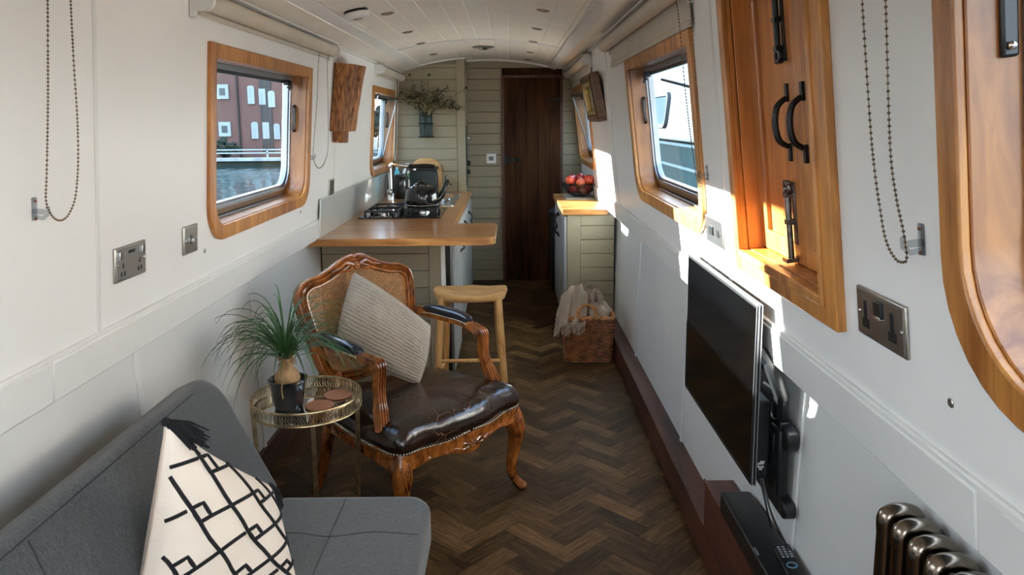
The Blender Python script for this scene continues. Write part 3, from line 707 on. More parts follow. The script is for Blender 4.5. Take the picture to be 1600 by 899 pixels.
# ------------------------------------------------------------------ kitchen, left run
ZT = .885
kl = thing('kitchen_base_unit', 'tan boarded end of the left kitchen run under the breakfast bar', 'kitchen cabinet', loc=(0, 0, 0))
b = B(); shiplap(b, -1.07, -.468, .0, ZT-.042, 4.20, pitch=.0985, off=.03); obj('end_panel', b, 'tan', kl, ang=25)
b = B(); b.box(-.466, -.402, 4.194, 4.22, 0, ZT-.042); obj('end_stile', b, 'tan', kl, bev=.002)
b = B(); b.box(-1.07, -.42, 4.22, 6.58, .0, ZT-.042); obj('carcass', b, 'tan', kl)
fy = 4.86
for k in range(3):
    y0, y1 = fy+k*.56, fy+k*.56+.55
    b = B()
    for q in range(5): b.box(-.372, -.350, y0+.07+q*(.41/5)+.001, y0+.07+(q+1)*(.41/5)-.001, .15, ZT-.10)
    for a_, c_ in ((y0, y0+.07), (y1-.07, y1)): b.box(-.372, -.344, a_, c_, .08, ZT-.05)
    b.box(-.372, -.3445, y0+.07, y1-.07, .08, .15); b.box(-.372, -.3445, y0+.07, y1-.07, ZT-.11, ZT-.05)
    d = obj('door', b, 'front', kl, bev=.002)
    b = B(); yy = y0+.04
    b.tube(catmull([(-.344, yy, ZT-.115), (-.318, yy+.004, ZT-.13), (-.312, yy, ZT-.16), (-.322, yy-.004, ZT-.185), (-.31, yy, ZT-.215), (-.344, yy, ZT-.235)], 5), .006, 8); b.ball((-.336, yy, ZT-.115), .011); b.ball((-.336, yy, ZT-.235), .011)
    obj('handle', b, 'iron', d)
b = B(); b.box(-.42, -.372, 4.835, 6.58, .08, ZT-.042); obj('frame', b, 'front', kl)
# appliance in the end of the run
ap = thing('dishwasher', 'slim white appliance edge with black seal between tan panel and grey fronts', 'appliance', loc=(-.37, 4.24, 0))
b = B(); b.box(-.031, -.004, -.04, .58, .05, ZT-.05); obj('body', b, 'whitep', ap, bev=.003)
b = B(); b.box(-.004, .022, -.03, .575, .06, ZT-.055); obj('seal', b, 'black', ap, bev=.003)
b = B(); b.box(.022, .034, -.042, .58, .06, ZT-.05); obj('door', b, 'alu', ap, bev=.002)
b = B(); b.box(.034, .040, -.03, .58, .06, ZT-.05); obj('door_skin', b, 'front', ap, bev=.002)
b = B(); b.prism([(.0, -.045), (.022, -.045), (.022, -.09)], -.05, -.043, lambda p, y: (p[0]+.03, y, ZT+p[1])); obj('bracket', b, 'iron', ap)

wt = thing('worktop', 'oiled oak worktop with rounded breakfast bar end on the left', 'worktop', loc=(0, 0, 0))
yb = 3.935
lp = [(-1.072, yb), (-.145, yb)]+[(-.145+.062*cos(a), yb+.062+.062*sin(a)) for a in [-PI/2+i*PI/2/8 for i in range(9)]]+[(-.083, 4.42)]+[(-.133+.05*cos(a), 4.47+.05*sin(a)) for a in [i*PI/2/8 for i in range(9)]]+[(-.345, 4.52), (-.345, 6.598), (-1.072, 6.598)]
b = B(); b.prism(lp, ZT-.040, ZT); obj('slab', b, 'top', wt, bev=.004, seg=3)
sp = thing('splashback', 'pale glass splashback along the left worktop', 'splashback', FL)
b = B(); b.box(3.985, 6.6, tz('L', ZT+.001), tz('L', 1.092), .012, .019); obj('glass_panel', b, 'splash', sp, bev=.0015)

# tall unit / bulkhead
tb = thing('tall_cupboard', 'tan boarded tall cupboard closing the end of the left worktop', 'cupboard', loc=(0, 0, 0))
b = B(); shiplap(b, -1.02, -.462, .0, 1.985, 6.60, pitch=.0985, off=.02); obj('front_boards', b, 'tan', tb, ang=25)
b = B(); b.box(-.460, -.388, 6.592, 6.62, 0, 2.025); obj('stile', b, 'tan', tb, bev=.002)
b = B(); b.box(-1.06, -.392, 6.618, 6.99, 0, 2.03); obj('carcass', b, 'tan', tb)
b = B(); b.tube([(-.955, 6.588, 1.918), (AX0-.01, 6.588, 1.957)]+[(q, 6.588, az(q)-.012) for q in [AX0+.01+(-.388-AX0)*i/10 for i in range(11)]], 1, up=(0, 1, 0), sect=[(-.010, -.007), (.010, -.007), (.010, .007), (-.010, .007)]); obj('top_bead', b, 'trim', tb)
ov = thing('oven', 'built in black oven with dark knobs on the side of the tall cupboard', 'oven', loc=(-.392, 6.79, 1.15))
b = B(); b.box(-.002, .010, -.15, .15, -.22, .30); obj('fascia', b, 'darkgl', ov, bev=.002)
for z in (-.02, -.10):
    b = B(); b.cyl((.008, -.11, z), (.038, -.11, z), .022, 20, .018); obj('knob', b, 'black', ov, bev=.002)
b = B(); b.cyl((.03, -.12, .20), (.03, .12, .20), .006, 8); b.cyl((.008, -.11, .2), (.03, -.11, .2), .005, 8); b.cyl((.008, .11, .2), (.03, .11, .2), .005, 8); obj('handle', b, 'steel', ov)

# hob
hb = thing('gas_hob', 'black glass gas hob with cast iron pan supports', 'hob', loc=(-.71, 5.06, ZT))
b = B(); b.box(-.262, .262, -.30, .27, .0005, .008); obj('glass_top', b, 'enamel', hb, bev=.003)
def burner(cx, cy, r):
    b = B(); b.lathe([(r, .008), (r, .016), (r*.8, .02), (r*.8, .026), (0, .028)], 24, (cx, cy, 0)); bb = obj('burner', b, 'steel', hb)
    b = B(); b.lathe([(r*.72, .026), (r*.72, .033), (r*.5, .036), (0, .036)], 24, (cx, cy, 0)); obj('burner_cap', b, 'iron', bb)
    b = B(); q = .105
    for sx in (-1, 1): b.box(cx+sx*q-.006, cx+sx*q+.006, cy-q, cy+q, .03, .042)
    for sy in (-1, 1): b.box(cx-q, cx+q, cy+sy*q-.006, cy+sy*q+.006, .03, .042)
    for a_ in range(4):
        a2 = a_*PI/2; c_, s_ = cos(a2), sin(a2)
        b.tube([(cx+c_*q, cy+s_*q, .038), (cx+c_*q*.62, cy+s_*q*.62, .044), (cx+c_*.03, cy+s_*.03, .044)], .006, 6)
        b.cyl((cx+q*(1 if c_+s_ > 0 else -1), cy+q*(1 if a_ % 2 else -1), .008), (cx+q*(1 if c_+s_ > 0 else -1), cy+q*(1 if a_ % 2 else -1), .036), .008, 6)
    obj('pan_support', b, 'iron', hb, bev=.002)
burner(-.13, -.10, .04); burner(.115, -.02, .05)
burner(-.13, .14, .035)
for k in range(4):
    b = B(); b.lathe([(.018, .008), (.017, .03), (.012, .033), (0, .033)], 20, (-.04+.0*k, -.24+.055*k, 0)); b.box(-.042, -.038, -.255+.055*k, -.225+.055*k, .03, .038); obj('knob', b, 'black', hb)

# kettle
kt = thing('kettle', 'black enamel stove top kettle with arched handle and whistle on the hob', 'kettle', loc=(-.595, 5.04, ZT+.048), rz=.15)
b = B(); b.lathe([(.085, 0), (.106, .004), (.110, .012), (.111, .06), (.107, .095), (.095, .120), (.075, .134), (.058, .139), (.054, .138)], 40); obj('body', b, 'enamel', kt)
b = B(); b.lathe([(.111, .010), (.113, .013), (.111, .016)], 40); obj('base_band', b, 'chrome', kt)
b = B(); b.lathe([(.058, .138), (.060, .141), (.056, .144)], 32); obj('rim_band', b, 'chrome', kt)
b = B(); b.lathe([(.056, .141), (.050, .150), (.030, .160), (.010, .165), (0, .166)], 32); lid = obj('lid', b, 'enamel', kt)
b = B(); b.lathe([(.006, .164), (.007, .172), (.018, .178), (.019, .184), (.012, .188), (0, .189)], 20); obj('lid_knob', b, 'black', lid)
b = B(); pts = catmull([(-.088, 0, .118), (-.102, 0, .15), (-.105, 0, .20), (-.095, 0, .245), (-.085, 0, .262), (-.05, 0, .268), (0, 0, .270), (.05, 0, .268), (.085, 0, .262), (.095, 0, .245), (.105, 0, .20), (.102, 0, .15), (.088, 0, .118)], 5)
nn = len(pts)
b.tube(pts, [.006+(.009 if .33 < i/nn < .67 else 0) for i in range(nn)], 10, up=(0, 1, 0)); obj('handle', b, 'black', kt)
b = B(); b.tube(catmull([(.085, 0, .035), (.115, 0, .055), (.138, 0, .085), (.150, 0, .118), (.160, 0, .140)], 5), [.030-.0009*i for i in range(21)], 14); obj('spout', b, 'enamel', kt)
b = B(); b.tube([(.156, 0, .134), (.168, 0, .158)], .014, 14); b.tube(catmull([(.160, 0, .160), (.162, 0, .178), (.158, 0, .192), (.168, 0, .204)], 5), .004, 8); b.tube(catmull([(.17, 0, .150), (.185, 0, .148), (.192, 0, .140), (.20, 0, .145)], 5), .004, 8); b.ball((.176, 0, .166), .010); obj('whistle', b, 'black', kt)

# tap, sink, bits
tp = thing('kitchen_tap', 'square necked chrome tap arching over the sink', 'tap', loc=(-.935, 5.86, ZT))
b = B(); b.lathe([(.028, 0), (.028, .05), (.022, .06), (.018, .07)], 24); b.cyl((0, 0, .06), (0, 0, .262), .015, 16); b.tube(catmull([(0, 0, .25), (.006, 0, .272), (.03, 0, .282), (.12, -.01, .272), (.205, -.02, .262)], 5), .018, 14); b.cyl((.19, -.018, .262), (.19, -.018, .240), .013, 14); obj('neck', b, 'chrome', tp)
b = B(); b.cyl((-.0, -.02, .075), (0, -.055, .075), .022, 18); b.ball((0, -.055, .075), .022); obj('lever', b, 'nickel', tp)
sk = thing('sink', 'stainless steel inset sink with drainer at the far end of the worktop', 'sink', loc=(-.62, 5.98, ZT))
b = B(); b.ring(rrect(-.22, .205, -.52, .42, .03, .03), rrect(-.14, .16, .02, .36, .05, .05), .0005, .004)
b.ring(rrect(-.14, .16, .02, .36, .05, .05), rrect(-.132, .152, .028, .352, .05, .05), -.036, .003); b.prism(rrect(-.14, .16, .02, .36, .05, .05), -.038, -.035); obj('bowl_and_drainer', b, 'steel', sk)
b = B()
for q in range(7): b.box(-.15+q*.05, -.145+q*.05, -.30, -.03, .004, .006)
obj('drainer_ribs', b, 'steel', sk)
b = B(); b.lathe([(.035, .004), (.04, .014), (.036, .024), (.02, .026), (0, .026)], 24, (.12, -.20, 0)); o = obj('sink_plug', b, 'steel'); o.location = (-.62, 5.98, ZT+.002); tag(o, 'round steel plug lying on the drainer', 'plug')
cm = thing('canister', 'tall black canister standing behind the tap', 'canister', loc=(-.875, 6.02, ZT))
b = B(); b.lathe([(.050, 0), (.056, .01), (.056, .17), (.052, .18)], 28); obj('body', b, 'enamel', cm)
b = B(); b.lathe([(.054, .178), (.054, .19), (.02, .198), (0, .198)], 28); obj('lid', b, 'black', cm)
b = B(); b.tube(catmull([(.050, -.02, .16), (.08, -.03, .15), (.08, -.03, .05), (.050, -.02, .035)], 5), .006, 8); obj('handle', b, 'black', cm)
st = thing('soap_bottle', 'small turquoise washing up bottle on the window side of the canister', 'bottle', loc=(-.935, 6.22, ZT+.0))
b = B(); b.lathe([(.024, 0), (.026, .01), (.026, .19), (.012, .22), (.010, .235)], 20); obj('bottle', b, 'soapb', st)
b = B(); b.lathe([(.012, .232), (.012, .255), (0, .256)], 16); obj('cap', b, 'whitep', st)
st = thing('soap_bottle', 'white pump bottle with green label behind the tap', 'bottle', loc=(-.865, 6.24, ZT))
b = B(); b.lathe([(.026, 0), (.028, .01), (.028, .20), (.014, .225), (.012, .24)], 20); obj('bottle', b, 'whitep', st)
b = B(); b.lathe([(.0285, .15), (.0285, .19)], 20); obj('label_band', b, 'green', st)
b = B(); b.cyl((0, 0, .24), (0, 0, .262), .006, 10); b.box(-.006, .03, -.006, .006, .260, .270); obj('pump', b, 'whitep', st)
cn = thing('countertop_appliance', 'dark smoked grey box shaped appliance behind the kettle', 'appliance', loc=(-.735, 6.40, ZT))
b = B(); b.prism(rrect(-.115, .115, .0, .215, .02, .05), -.09, .09, lambda p, y: (p[0], y, p[1])); obj('body', b, 'smoke', cn, bev=.006)
b = B(); b.box(-.118, .118, -.10, .092, .205, .232); obj('lid', b, 'black', cn, bev=.006)
b = B(); b.lathe([(.034, .232), (.036, .236), (.034, .244), (0, .246)], 24); obj('cap', b, 'nickel', cn)
cb = B(); cb.prism(rrect(-.135, .135, 0, .295, .02, .11, 10), 0, .018, lambda p, y: (p[0], y+.0, p[1])); o = obj('chopping_board', cb, 'stool', bev=.003); o.location = (-.735, 6.555, ZT+.002); o.rotation_euler = (-.06, 0, 0)
tag(o, 'round topped wooden chopping board leaning on the end cupboard', 'chopping board')

# thermostat
ts = thing('thermostat', 'small white thermostat with dark display on the boards left of the door', 'thermostat', loc=(-.178, 7.0, 1.152))
b = B(); b.box(-.045, .045, -.012, .0, -.045, .045); obj('case', b, 'whitep', ts, bev=.003)
b = B(); b.box(-.022, .022, -.0145, -.012, -.018, .018); obj('display', b, 'darkgl', ts, bev=.001)

# ------------------------------------------------------------------ right kitchen unit
kr = thing('kitchen_base_unit', 'tan boarded base unit with blue grey doors on the right', 'kitchen cabinet', loc=(0, 0, 0))
b = B(); shiplap(b, .487, .719, .0, ZT-.042, 5.20, pitch=.0985, off=.02); obj('end_panel', b, 'tan', kr, ang=25)
b = B(); b.box(.392, .485, 5.194, 5.22, 0, ZT-.042); obj('end_stile', b, 'tan', kr, bev=.002)
b = B(); b.box(.40, .718, 5.215, 6.30, 0, ZT-.042); obj('carcass', b, 'tan', kr)
for k in range(2):
    y0, y1 = 5.20+k*.55, 5.20+k*.55+.54
    b = B()
    for q in range(5): b.box(.378, .400, y0+.07+q*(.40/5)+.001, y0+.07+(q+1)*(.40/5)-.001, .15, ZT-.10)
    for a_, c_ in ((y0, y0+.07), (y1-.07, y1)): b.box(.370, .402, a_, c_, .06, ZT-.05)
    b.box(.3705, .402, y0+.07, y1-.07, .06, .15); b.box(.3705, .402, y0+.07, y1-.07, ZT-.11, ZT-.05)
    d = obj('door', b, 'front', kr, bev=.002)
    b = B(); yy = (y1-.04) if k == 0 else (y0+.04); s_ = 1
    b.tube(catmull([(.370, yy, ZT-.10), (.345, yy+.004, ZT-.115), (.338, yy, ZT-.15), (.352, yy-.004, ZT-.19), (.338, yy, ZT-.23), (.370, yy, ZT-.26)], 5), .006, 8); b.ball((.364, yy, ZT-.10), .011); b.ball((.364, yy, ZT-.26), .011)
    obj('handle', b, 'iron', d)
wt2 = thing('worktop', 'short oak worktop under the fruit bowl on the right', 'worktop', loc=(0, 0, 0))
b = B(); b.prism([(.357, 5.18), (.676, 5.18), (.676, 6.33), (.357, 6.33)], ZT-.040, ZT); obj('slab', b, 'top', wt2, bev=.004, seg=3)
bn = thing('waste_bin', 'slim dark bin with pale rim just beyond the right kitchen unit', 'bin', loc=(.44, 6.55, 0))
b = B(); b.lathe([(.085, .0), (.095, .02), (.10, .70)], 24); obj('body', b, 'black', bn)
b = B(); b.lathe([(.102, .69), (.108, .70), (.106, .72), (.06, .745), (0, .75)], 24); obj('lid', b, 'smoke', bn)

# fruit bowl
bc = (.548, 6.0, ZT)
tag(obj('placemat', B().box(.43, .66, 5.83, 6.17, ZT+.0005, ZT+.006), 'quilt', bev=.002), 'flat pale mat under the fruit bowl', 'placemat')
bo = thing('fruit_bowl', 'smoked glass fruit bowl full of apples on the right worktop', 'bowl', loc=(bc[0], bc[1], ZT+.006))
b = B(); pr = [(0, .004), (.05, .004), (.085, .02), (.115, .05), (.135, .09), (.140, .112), (.136, .112), (.130, .09), (.110, .054), (.08, .026), (.048, .011), (0, .011)]
b.lathe([(.045, 0), (.05, .004)]+pr[2:-1]+[(0, .011)], 40); obj('glass_shell', b, 'bowlg', bo)
def apple(p, r, rz, lab, tilt, shade):
    m = M['apple%d' % shade]
    t_ = thing('apple', lab, 'apple', loc=p, group='apples in the fruit bowl'); t_.rotation_euler = (tilt, .2, rz)
    b = B(); prof = []
    for i in range(17):
        a = PI*i/16; rr = r*sin(a)*(1+.06*cos(a)); z = -r*.92*cos(a)
        if i == 0: rr = 0
        z -= (r*.22*math.exp(-((rr/r)/.28)**2) if a > PI/2 else -r*.12*math.exp(-((rr/r)/.25)**2)); prof.append((max(rr, 0) if i not in (0, 16) else 0, z))
    b.lathe(prof, 24); obj('flesh', b, m, t_)
    b = B(); b.tube([(0, 0, r*.62), (.002, .001, r*.9), (.006, .002, r*1.1)], [.0016, .0014, .002], 6); obj('stem', b, 'husk', t_)
for k, (c1, c2) in enumerate((((.50, .030, .020), (.62, .16, .07)), ((.30, .012, .018), (.42, .04, .03)), ((.58, .20, .10), (.55, .06, .03)))):
    m, t, bb = nt('apple_skin_%d' % k); M['apple%d' % k] = m
    n_ = N(t, 'ShaderNodeTexNoise', Scale=1., Detail=3.); L(t, coords(t, (40, 40, 9)), n_.inputs['Vector']); r_ = ramp(t, [(.35, c1), (.68, c2)]); L(t, n_.outputs[0], r_.inputs[0]); L(t, r_.outputs[0], bb.inputs['Base Color']); bb.inputs['Roughness'].default_value = .22; bb.inputs['Coat Weight'].default_value = .3
for p, r, k, lab in (((-.075, -.02, .135), .040, 0, 'red apple at the left of the top layer in the bowl'), ((-.055, .05, .14), .038, 1, 'dark red apple peeping over the back left of the bowl'),
                 ((.075, -.015, .138), .044, 0, 'large glossy red apple at the right of the top layer'), ((.005, -.045, .120), .037, 2, 'blush apple at the middle front of the top layer'),
                 ((.015, .055, .148), .040, 1, 'dark red apple at the back middle of the heap'), ((-.055, -.035, .062), .037, 1, 'dull red apple low at the left inside the glass'),
                 ((.03, -.05, .055), .037, 2, 'pale apple low at the front inside the glass'), ((.07, .02, .068), .038, 2, 'blush apple low at the right inside the glass'), ((-.01, .04, .060), .038, 0, 'red apple at the bottom back of the glass bowl')):
    apple((bc[0]+p[0], bc[1]+p[1], ZT+.006+p[2]), r, random.random()*6, lab, random.uniform(-.5, .5), k)

# picture on the right wall
pf = thing('picture', 'small gilt and dark framed picture tilted off the right wall', 'picture', onwall('R', 5.08, 1.645, .045) @ Matrix.Rotation(.10, 4, 'X'))
hw, hh = .30, .155
def R4(w, h, z): return [(-w, -h, z), (w, -h, z), (w, h, z), (-w, h, z)]
b = B(); b.ring([p[:2] for p in R4(hw, hh, 0)], [p[:2] for p in R4(hw-.045, hh-.045, 0)], -.035, .020); b.ring([p[:2] for p in R4(hw-.012, hh-.012, 0)], [p[:2] for p in R4(hw-.045, hh-.045, 0)], .020, .030); obj('outer_frame', b, 'frameb', pf, bev=.005)
b = B(); b.ring([p[:2] for p in R4(hw-.045, hh-.045, 0)], [p[:2] for p in R4(hw-.075, hh-.075, 0)], -.01, .026); obj('gilt_slip', b, 'gold', pf, bev=.006)
b = B(); b.box(-hw+.05, hw-.05, -hh+.05, hh-.05, -.02, -.008); obj('canvas', b, 'pic', pf)

# weathered timber on left wall
tm = onwall('L', 4.44, 1.62, 0)
hg = thing('timber_ornament', 'cracked weathered timber block with a short spigot hung on the left wall', 'wooden ornament', tm)
b = B()
def bathv(u, v):
    z = -.17+.375*v; w = .165+.015*v; a = PI*(1-u)
    x = -w*cos(a)*1.0-.035*(1-v)*(u**2)*2; n_ = (.085+.050*v)*max(0, sin(a))**.6+.002
    for c0, dp in ((.30, .018), (.62, .055)):
        n_ -= dp*math.exp(-((u-c0-.02*sin(v*9))/.018)**2)*min(1, max(0, (v-(.45 if c0 < .5 else .1))*2.2))
    n_ += .006*noise.noise((x*30, z*7, 1.3)); 
    return (x, z+.012*noise.noise((x*20, v*3, 4))*v, n_)
b.grid(bathv, 90, 40)
top = [bathv(i/90, 1) for i in range(91)]; bot = [bathv(i/90, 0) for i in range(91)]
b.add([(p[0], p[1], .0) for p in top]+top, [(i, i+1, i+92, i+91) for i in range(90)])
b.add([(p[0], p[1], .0) for p in bot]+bot, [(i, i+1, i+92, i+91) for i in range(90)])
obj('block', b, 'bath', hg, weld=True, ang=50)
b = B(); b.prism([(-.158, -.235), (-.01, -.24), (.0, -.165), (-.163, -.165)], .002, .06); obj('spigot', b, 'bath', hg, bev=.008)

# dried flowers in hanging tubes
vz = thing('wall_vase', 'pair of glass tubes in black rings hung on the end cupboard', 'vase', loc=(-.725, 6.575, 1.46))
for s_ in (-1, 1):
    b = B(); b.lathe([(.001, -.10), (.022, -.098), (.026, -.085), (.026, .12), (.023, .12), (.023, -.08), (.001, -.092)], 20, (s_*.030, -.012, 0)); obj('glass_tube', b, 'vglass', vz)
for z in (-.095, .018):
    b = B(); b.box(-.062, .062, -.045, .02, z-.005, z+.005); obj('ring_clamp', b, 'iron', vz, bev=.003)
df = thing('dried_flowers', 'spray of dried grasses and dark seed heads in the hanging glass tubes', 'dried flowers', loc=(-.725, 6.555, 1.55))
rs = random.Random(3)
sb, lbk, lp2 = B(), B(), B()
for i in range(46):
    ang = rs.uniform(-.9, 1.25); ln = rs.uniform(.14, .30) if ang < .5 else rs.uniform(.2, .40)
    yy = rs.uniform(-.13, .0); sx = rs.choice((-.03, .03))
    pts = []
    for k in range(7):
        t = k/6; a = ang*(.35+.65*t)
        pts.append((sx+sin(a)*ln*t, yy*t, -.02+cos(a)*ln*t*(1-.25*max(0, ang)*t)))
    sb.tube(pts, .0016, 4)
    tgt = rs.random()
    for k in range(3, 7):
        for q in range(5):
            p = Vector(pts[k])+Vector((rs.uniform(-.022, .022), rs.uniform(-.015, .012), rs.uniform(-.02, .02)))
            bb = (lbk if tgt < .6 else lp2); d = Vector((rs.uniform(-1, 1), rs.uniform(-.5, .5), rs.uniform(-.4, 1))).normalized()*rs.uniform(.008, .022)
            s_ = Vector((d.z, 0, -d.x)).normalized()*.004
            bb.add([p-d, p+s_, p+d, p-s_], [(0, 1, 2, 3)])
for a_, ln in ((-.35, .36), (.12, .34), (1.0, .42)):
    pts = [(sin(a_)*ln*t, -.03*t, cos(a_)*ln*t) for t in (0, .3, .6, .8, 1)]
    sb.tube(pts, .002, 5); lbk.ball(pts[-1], .011, 8, 5, (1.3, 1, .9))
for k in range(6): lp2.ball((-.005+.004*k, -.03, .04+.022*k), .012, 6, 5, (1, 1, 1.5))
lp2.tube([(.03, -.03, .0), (.05, -.04, .05), (.02, -.03, .12)], [.008, .014, .006], 8)
obj('stems', sb, 'dry', df); obj('dark_leaves', lbk, 'dryd', df); obj('pale_heads', lp2, 'dryp', df)

# ------------------------------------------------------------------ sofa
sf = thing('sofa', 'dark grey marl sofa bed along the left wall', 'sofa', loc=(-.72, 0, 0))
SY0, SY1 = .12, 2.12
b = B(); b.prism(rrect(.0, .485, SY0, SY1-.06, .06, .07, 8), .285, .430); seat = obj('seat_cushion', b, 'fabric', sf, bev=.035, seg=5)
b = B()
for q in (.24,): b.tube([(q, SY0+.03, .4305), (q, SY1-.10, .4305)], .0010, 5)
b.tube(catmull([(.03, 1.83, .4305), (.14, 1.845, .4305), (.24, 1.825, .4305), (.35, 1.845, .4305), (.47, 1.83, .4305)], 5), .0010, 5)
b.tube(catmull([(.03, 1.33, .4305), (.24, 1.32, .4305), (.47, 1.33, .4305)], 5), .0010, 5)
obj('stitching', b, 'seam', seat)
vd = Vector((-.437, 0, .899)); nd = Vector((.899, 0, .437))
def bk(p, d): return tuple(Vector((.02, p[0], .40))+vd*p[1]+nd*d)
b = B(); b.prism(rrect(SY0, SY1+.03, 0, .43, .03, .11, 10), -.10, .0, bk); back = obj('backrest', b, 'fabric', sf, bev=.030, seg=5)
b = B()
b.tube([bk((SY0+.05, .405), .0008)]+[bk((SY1-.14, .405), .0008)], .0014, 5)
for yc in (.55, 1.1, 1.65):
    b.tube([bk((yc+.16*sin(t), .40-.36*abs(cos(t))**1.5*(1 if True else 0)), .0006) for t in [i*PI/2/10 for i in range(11)]], .0014, 5)
obj('stitching', b, 'seam', back)
b = B(); b.box(-.05, .40, SY0+.05, SY1-.12, .225, .30); obj('frame', b, 'black', sf)
for x in (.05, .40):
    for y in (SY0+.15, SY1-.25):
        b = B(); b.cyl((x, y, .235), (x+(.02 if x > .2 else -.02), y, 0), .022, 12, .013); obj('leg', b, 'stoolleg', sf)

# ------------------------------------------------------------------ pillows
def pillow(P00, P10, P11, P01, th, pinch=.10, conc=.06, nrm=1, ridge=None, nu=60, nv=60, ex=.5, warp=0):
    c = [Vector(q) for q in (P00, P10, P11, P01)]
    nn = ((c[1]-c[0]).cross(c[3]-c[0])+(c[2]-c[3]).cross(c[2]-c[1])).normalized()*nrm
    def S(u, v, side=1):
        uu = .5+(u-.5)*(1-conc*4*v*(1-v)*1.0); vv = .5+(v-.5)*(1-conc*4*u*(1-u))
        p = c[0]*(1-uu)*(1-vv)+c[1]*uu*(1-vv)+c[2]*uu*vv+c[3]*(1-uu)*vv
        f = (max(0, 4*u*(1-u))**ex)*(max(0, 4*v*(1-v))**ex)
        h = th*f
        h += warp*f*noise.noise((u*3+side*7, v*3, 2.1))
        if ridge: h += ridge(u, v)*min(1, f*3)
        return p+nn*h*side
    b = B(); b.grid(lambda u, v: S(u, v, 1), nu, nv); b.grid(lambda u, v: S(u, v, -1), nu, nv)
    return b, S
cu = thing('patterned_cushion', 'cream cushion with black corded diamond pattern and tassels on the sofa', 'cushion', loc=(-.66, 1.55, .44))
off = Vector((-.66, 1.55, .44))
def Lc(p): return tuple(Vector(p)-off)
CA, CB, CCn, CD = Lc((-.725, 1.50, .882)), Lc((-.615, 1.79, .588)), Lc((-.792, 1.38, .425)), Lc((-.520, 1.66, .415))
b, S = pillow(CCn, CD, CB, CA, .082, conc=.07, nrm=-1, warp=.012, ex=.45)
nn_ = (Vector(CD)-Vector(CCn)).cross(Vector(CA)-Vector(CCn)).normalized()
cam_side = 1 if (S(.5, .5, 1)-S(.5, .5, -1)).dot(Vector((.66, -1.55, 1.06))) > 0 else -1
n1 = 61*61
bf = B(); bf.grid(lambda u, v: S(u, v, cam_side), 60, 60); bb_ = B(); bb_.grid(lambda u, v: S(u, v, -cam_side), 60, 60)
cov = obj('front_cover', bf, 'linen', cu, ang=80); obj('back_cover', bb_, 'linenside', cu, ang=80)
b = B(); b.tube([S(0, t/30, 1) for t in range(31)], .003, 6); b.tube([S(1, t/30, 1) for t in range(31)], .003, 6); b.tube([S(t/30, 1, 1) for t in range(31)], .003, 6); obj('piping', b, 'linenside', cu)
b = B()
def cordline(pts, r=.0042):
    out = []
    for (u0, v0), (u1, v1) in zip(pts, pts[1:]):
        k = max(2, int(math.hypot(u1-u0, v1-v0)*40))
        for i in range(k):
            t = i/k; u, v = u0+(u1-u0)*t, v0+(v1-v0)*t
            if .006 < u < .994 and .006 < v < .994: out.append(S(u, v, cam_side))
            elif len(out) > 2: b.tube(out, r, 6); out = []
            else: out = []
    if len(out) > 2: b.tube(out, r, 6)
# steep lines falling to the right, and rising lines, drawn in cloth coordinates
pa, pb = .30, .235
for k in range(-4, 8):
    o_ = k*pa; cordline([(o_-.9+1.3*t+.006*sin(t*40), 1.15-1.5*t) for t in [i/30 for i in range(31)]], .0046)
# a small lozenge where a rising line meets every second steep line; the line steps down by one side there
A_ = (.0546, -.063); B_ = (.070, .0395)
for j in range(-4, 10):
    cur = (-.05, -.40+j*pb)
    for k in range(-4, 8):
        if (k+j) % 2: continue
        o1 = k*pa-.9
        u = (1.15+1.5/1.3*o1-cur[1]+.564*cur[0])/(.564+1.5/1.3)
        if u < cur[0]+.02 or u > 1.1: continue
        P_ = (u, cur[1]+.564*(u-cur[0]))
        cordline([cur, P_], .0046)
        q = [P_, (P_[0]+B_[0], P_[1]+B_[1]), (P_[0]+B_[0]+A_[0], P_[1]+B_[1]+A_[1]), (P_[0]+A_[0], P_[1]+A_[1])]
        cordline(q+[P_], .0046); cur = q[3]
    cordline([cur, (1.1, cur[1]+.564*(1.1-cur[0]))], .0046)
obj('embroidery', b, 'cord', cov)
def tassel(p, d, parent, ln=.06):
    b = B(); rs = random.Random(5); p = Vector(p); d = Vector(d).normalized(); b.ball(p, .010, 8, 6)
    for i in range(60):
        j = Vector((rs.uniform(-1, 1), rs.uniform(-1, 1), rs.uniform(-1, 1)))*.013
        b.tube([p+j*.3, p+d*ln*.5+j*1.0, p+d*ln*rs.uniform(.9, 1.1)+j*1.5+Vector((0, 0, -.012))], [.0025, .003, .0018], 4)
    obj('tassel', b, 'cord', parent)
tassel(S(0, 1, 1), (.55, .35, -.50), cu, .075); tassel(S(1, 1, 1), (.12, .0, -1), cu, .05)

# ------------------------------------------------------------------ side table
tx, ty = -.738, 2.586
stb = thing('side_table', 'small round aged brass side table with pierced gallery and mirrored top', 'side table', loc=(tx, ty, 0))
R0 = .191; zt0, zt1 = .491, .535
b = B(); b.lathe([(0, zt0-.006), (R0-.002, zt0-.006), (R0-.002, zt0), (0, zt0)], 48); obj('tray_base', b, 'brass', stb)
b = B(); b.lathe([(0, zt0+.001), (R0-.006, zt0+.001), (R0-.006, zt0+.003), (0, zt0+.003)], 48); obj('mirror_top', b, 'mirror', stb)
b = B()
for z in (zt0-.002, zt1): b.tube([(R0*cos(2*PI*k/72), R0*sin(2*PI*k/72), z) for k in range(72)], .0030, 6, closed=True)
nl = 58
for ph in (0, 1):
    for k in range(nl):
        a0 = 2*PI*(k+.5*ph)/nl
        b.tube([((R0+(.001 if ph else -.001))*cos(a0+.070*cos(t)), (R0+(.001 if ph else -.001))*sin(a0+.070*cos(t)), (zt0+zt1)/2-.0005+.0195*sin(t)) for t in [2*PI*q/12 for q in range(12)]], .0013, 4, closed=True)
obj('gallery_rail', b, 'brass', stb)
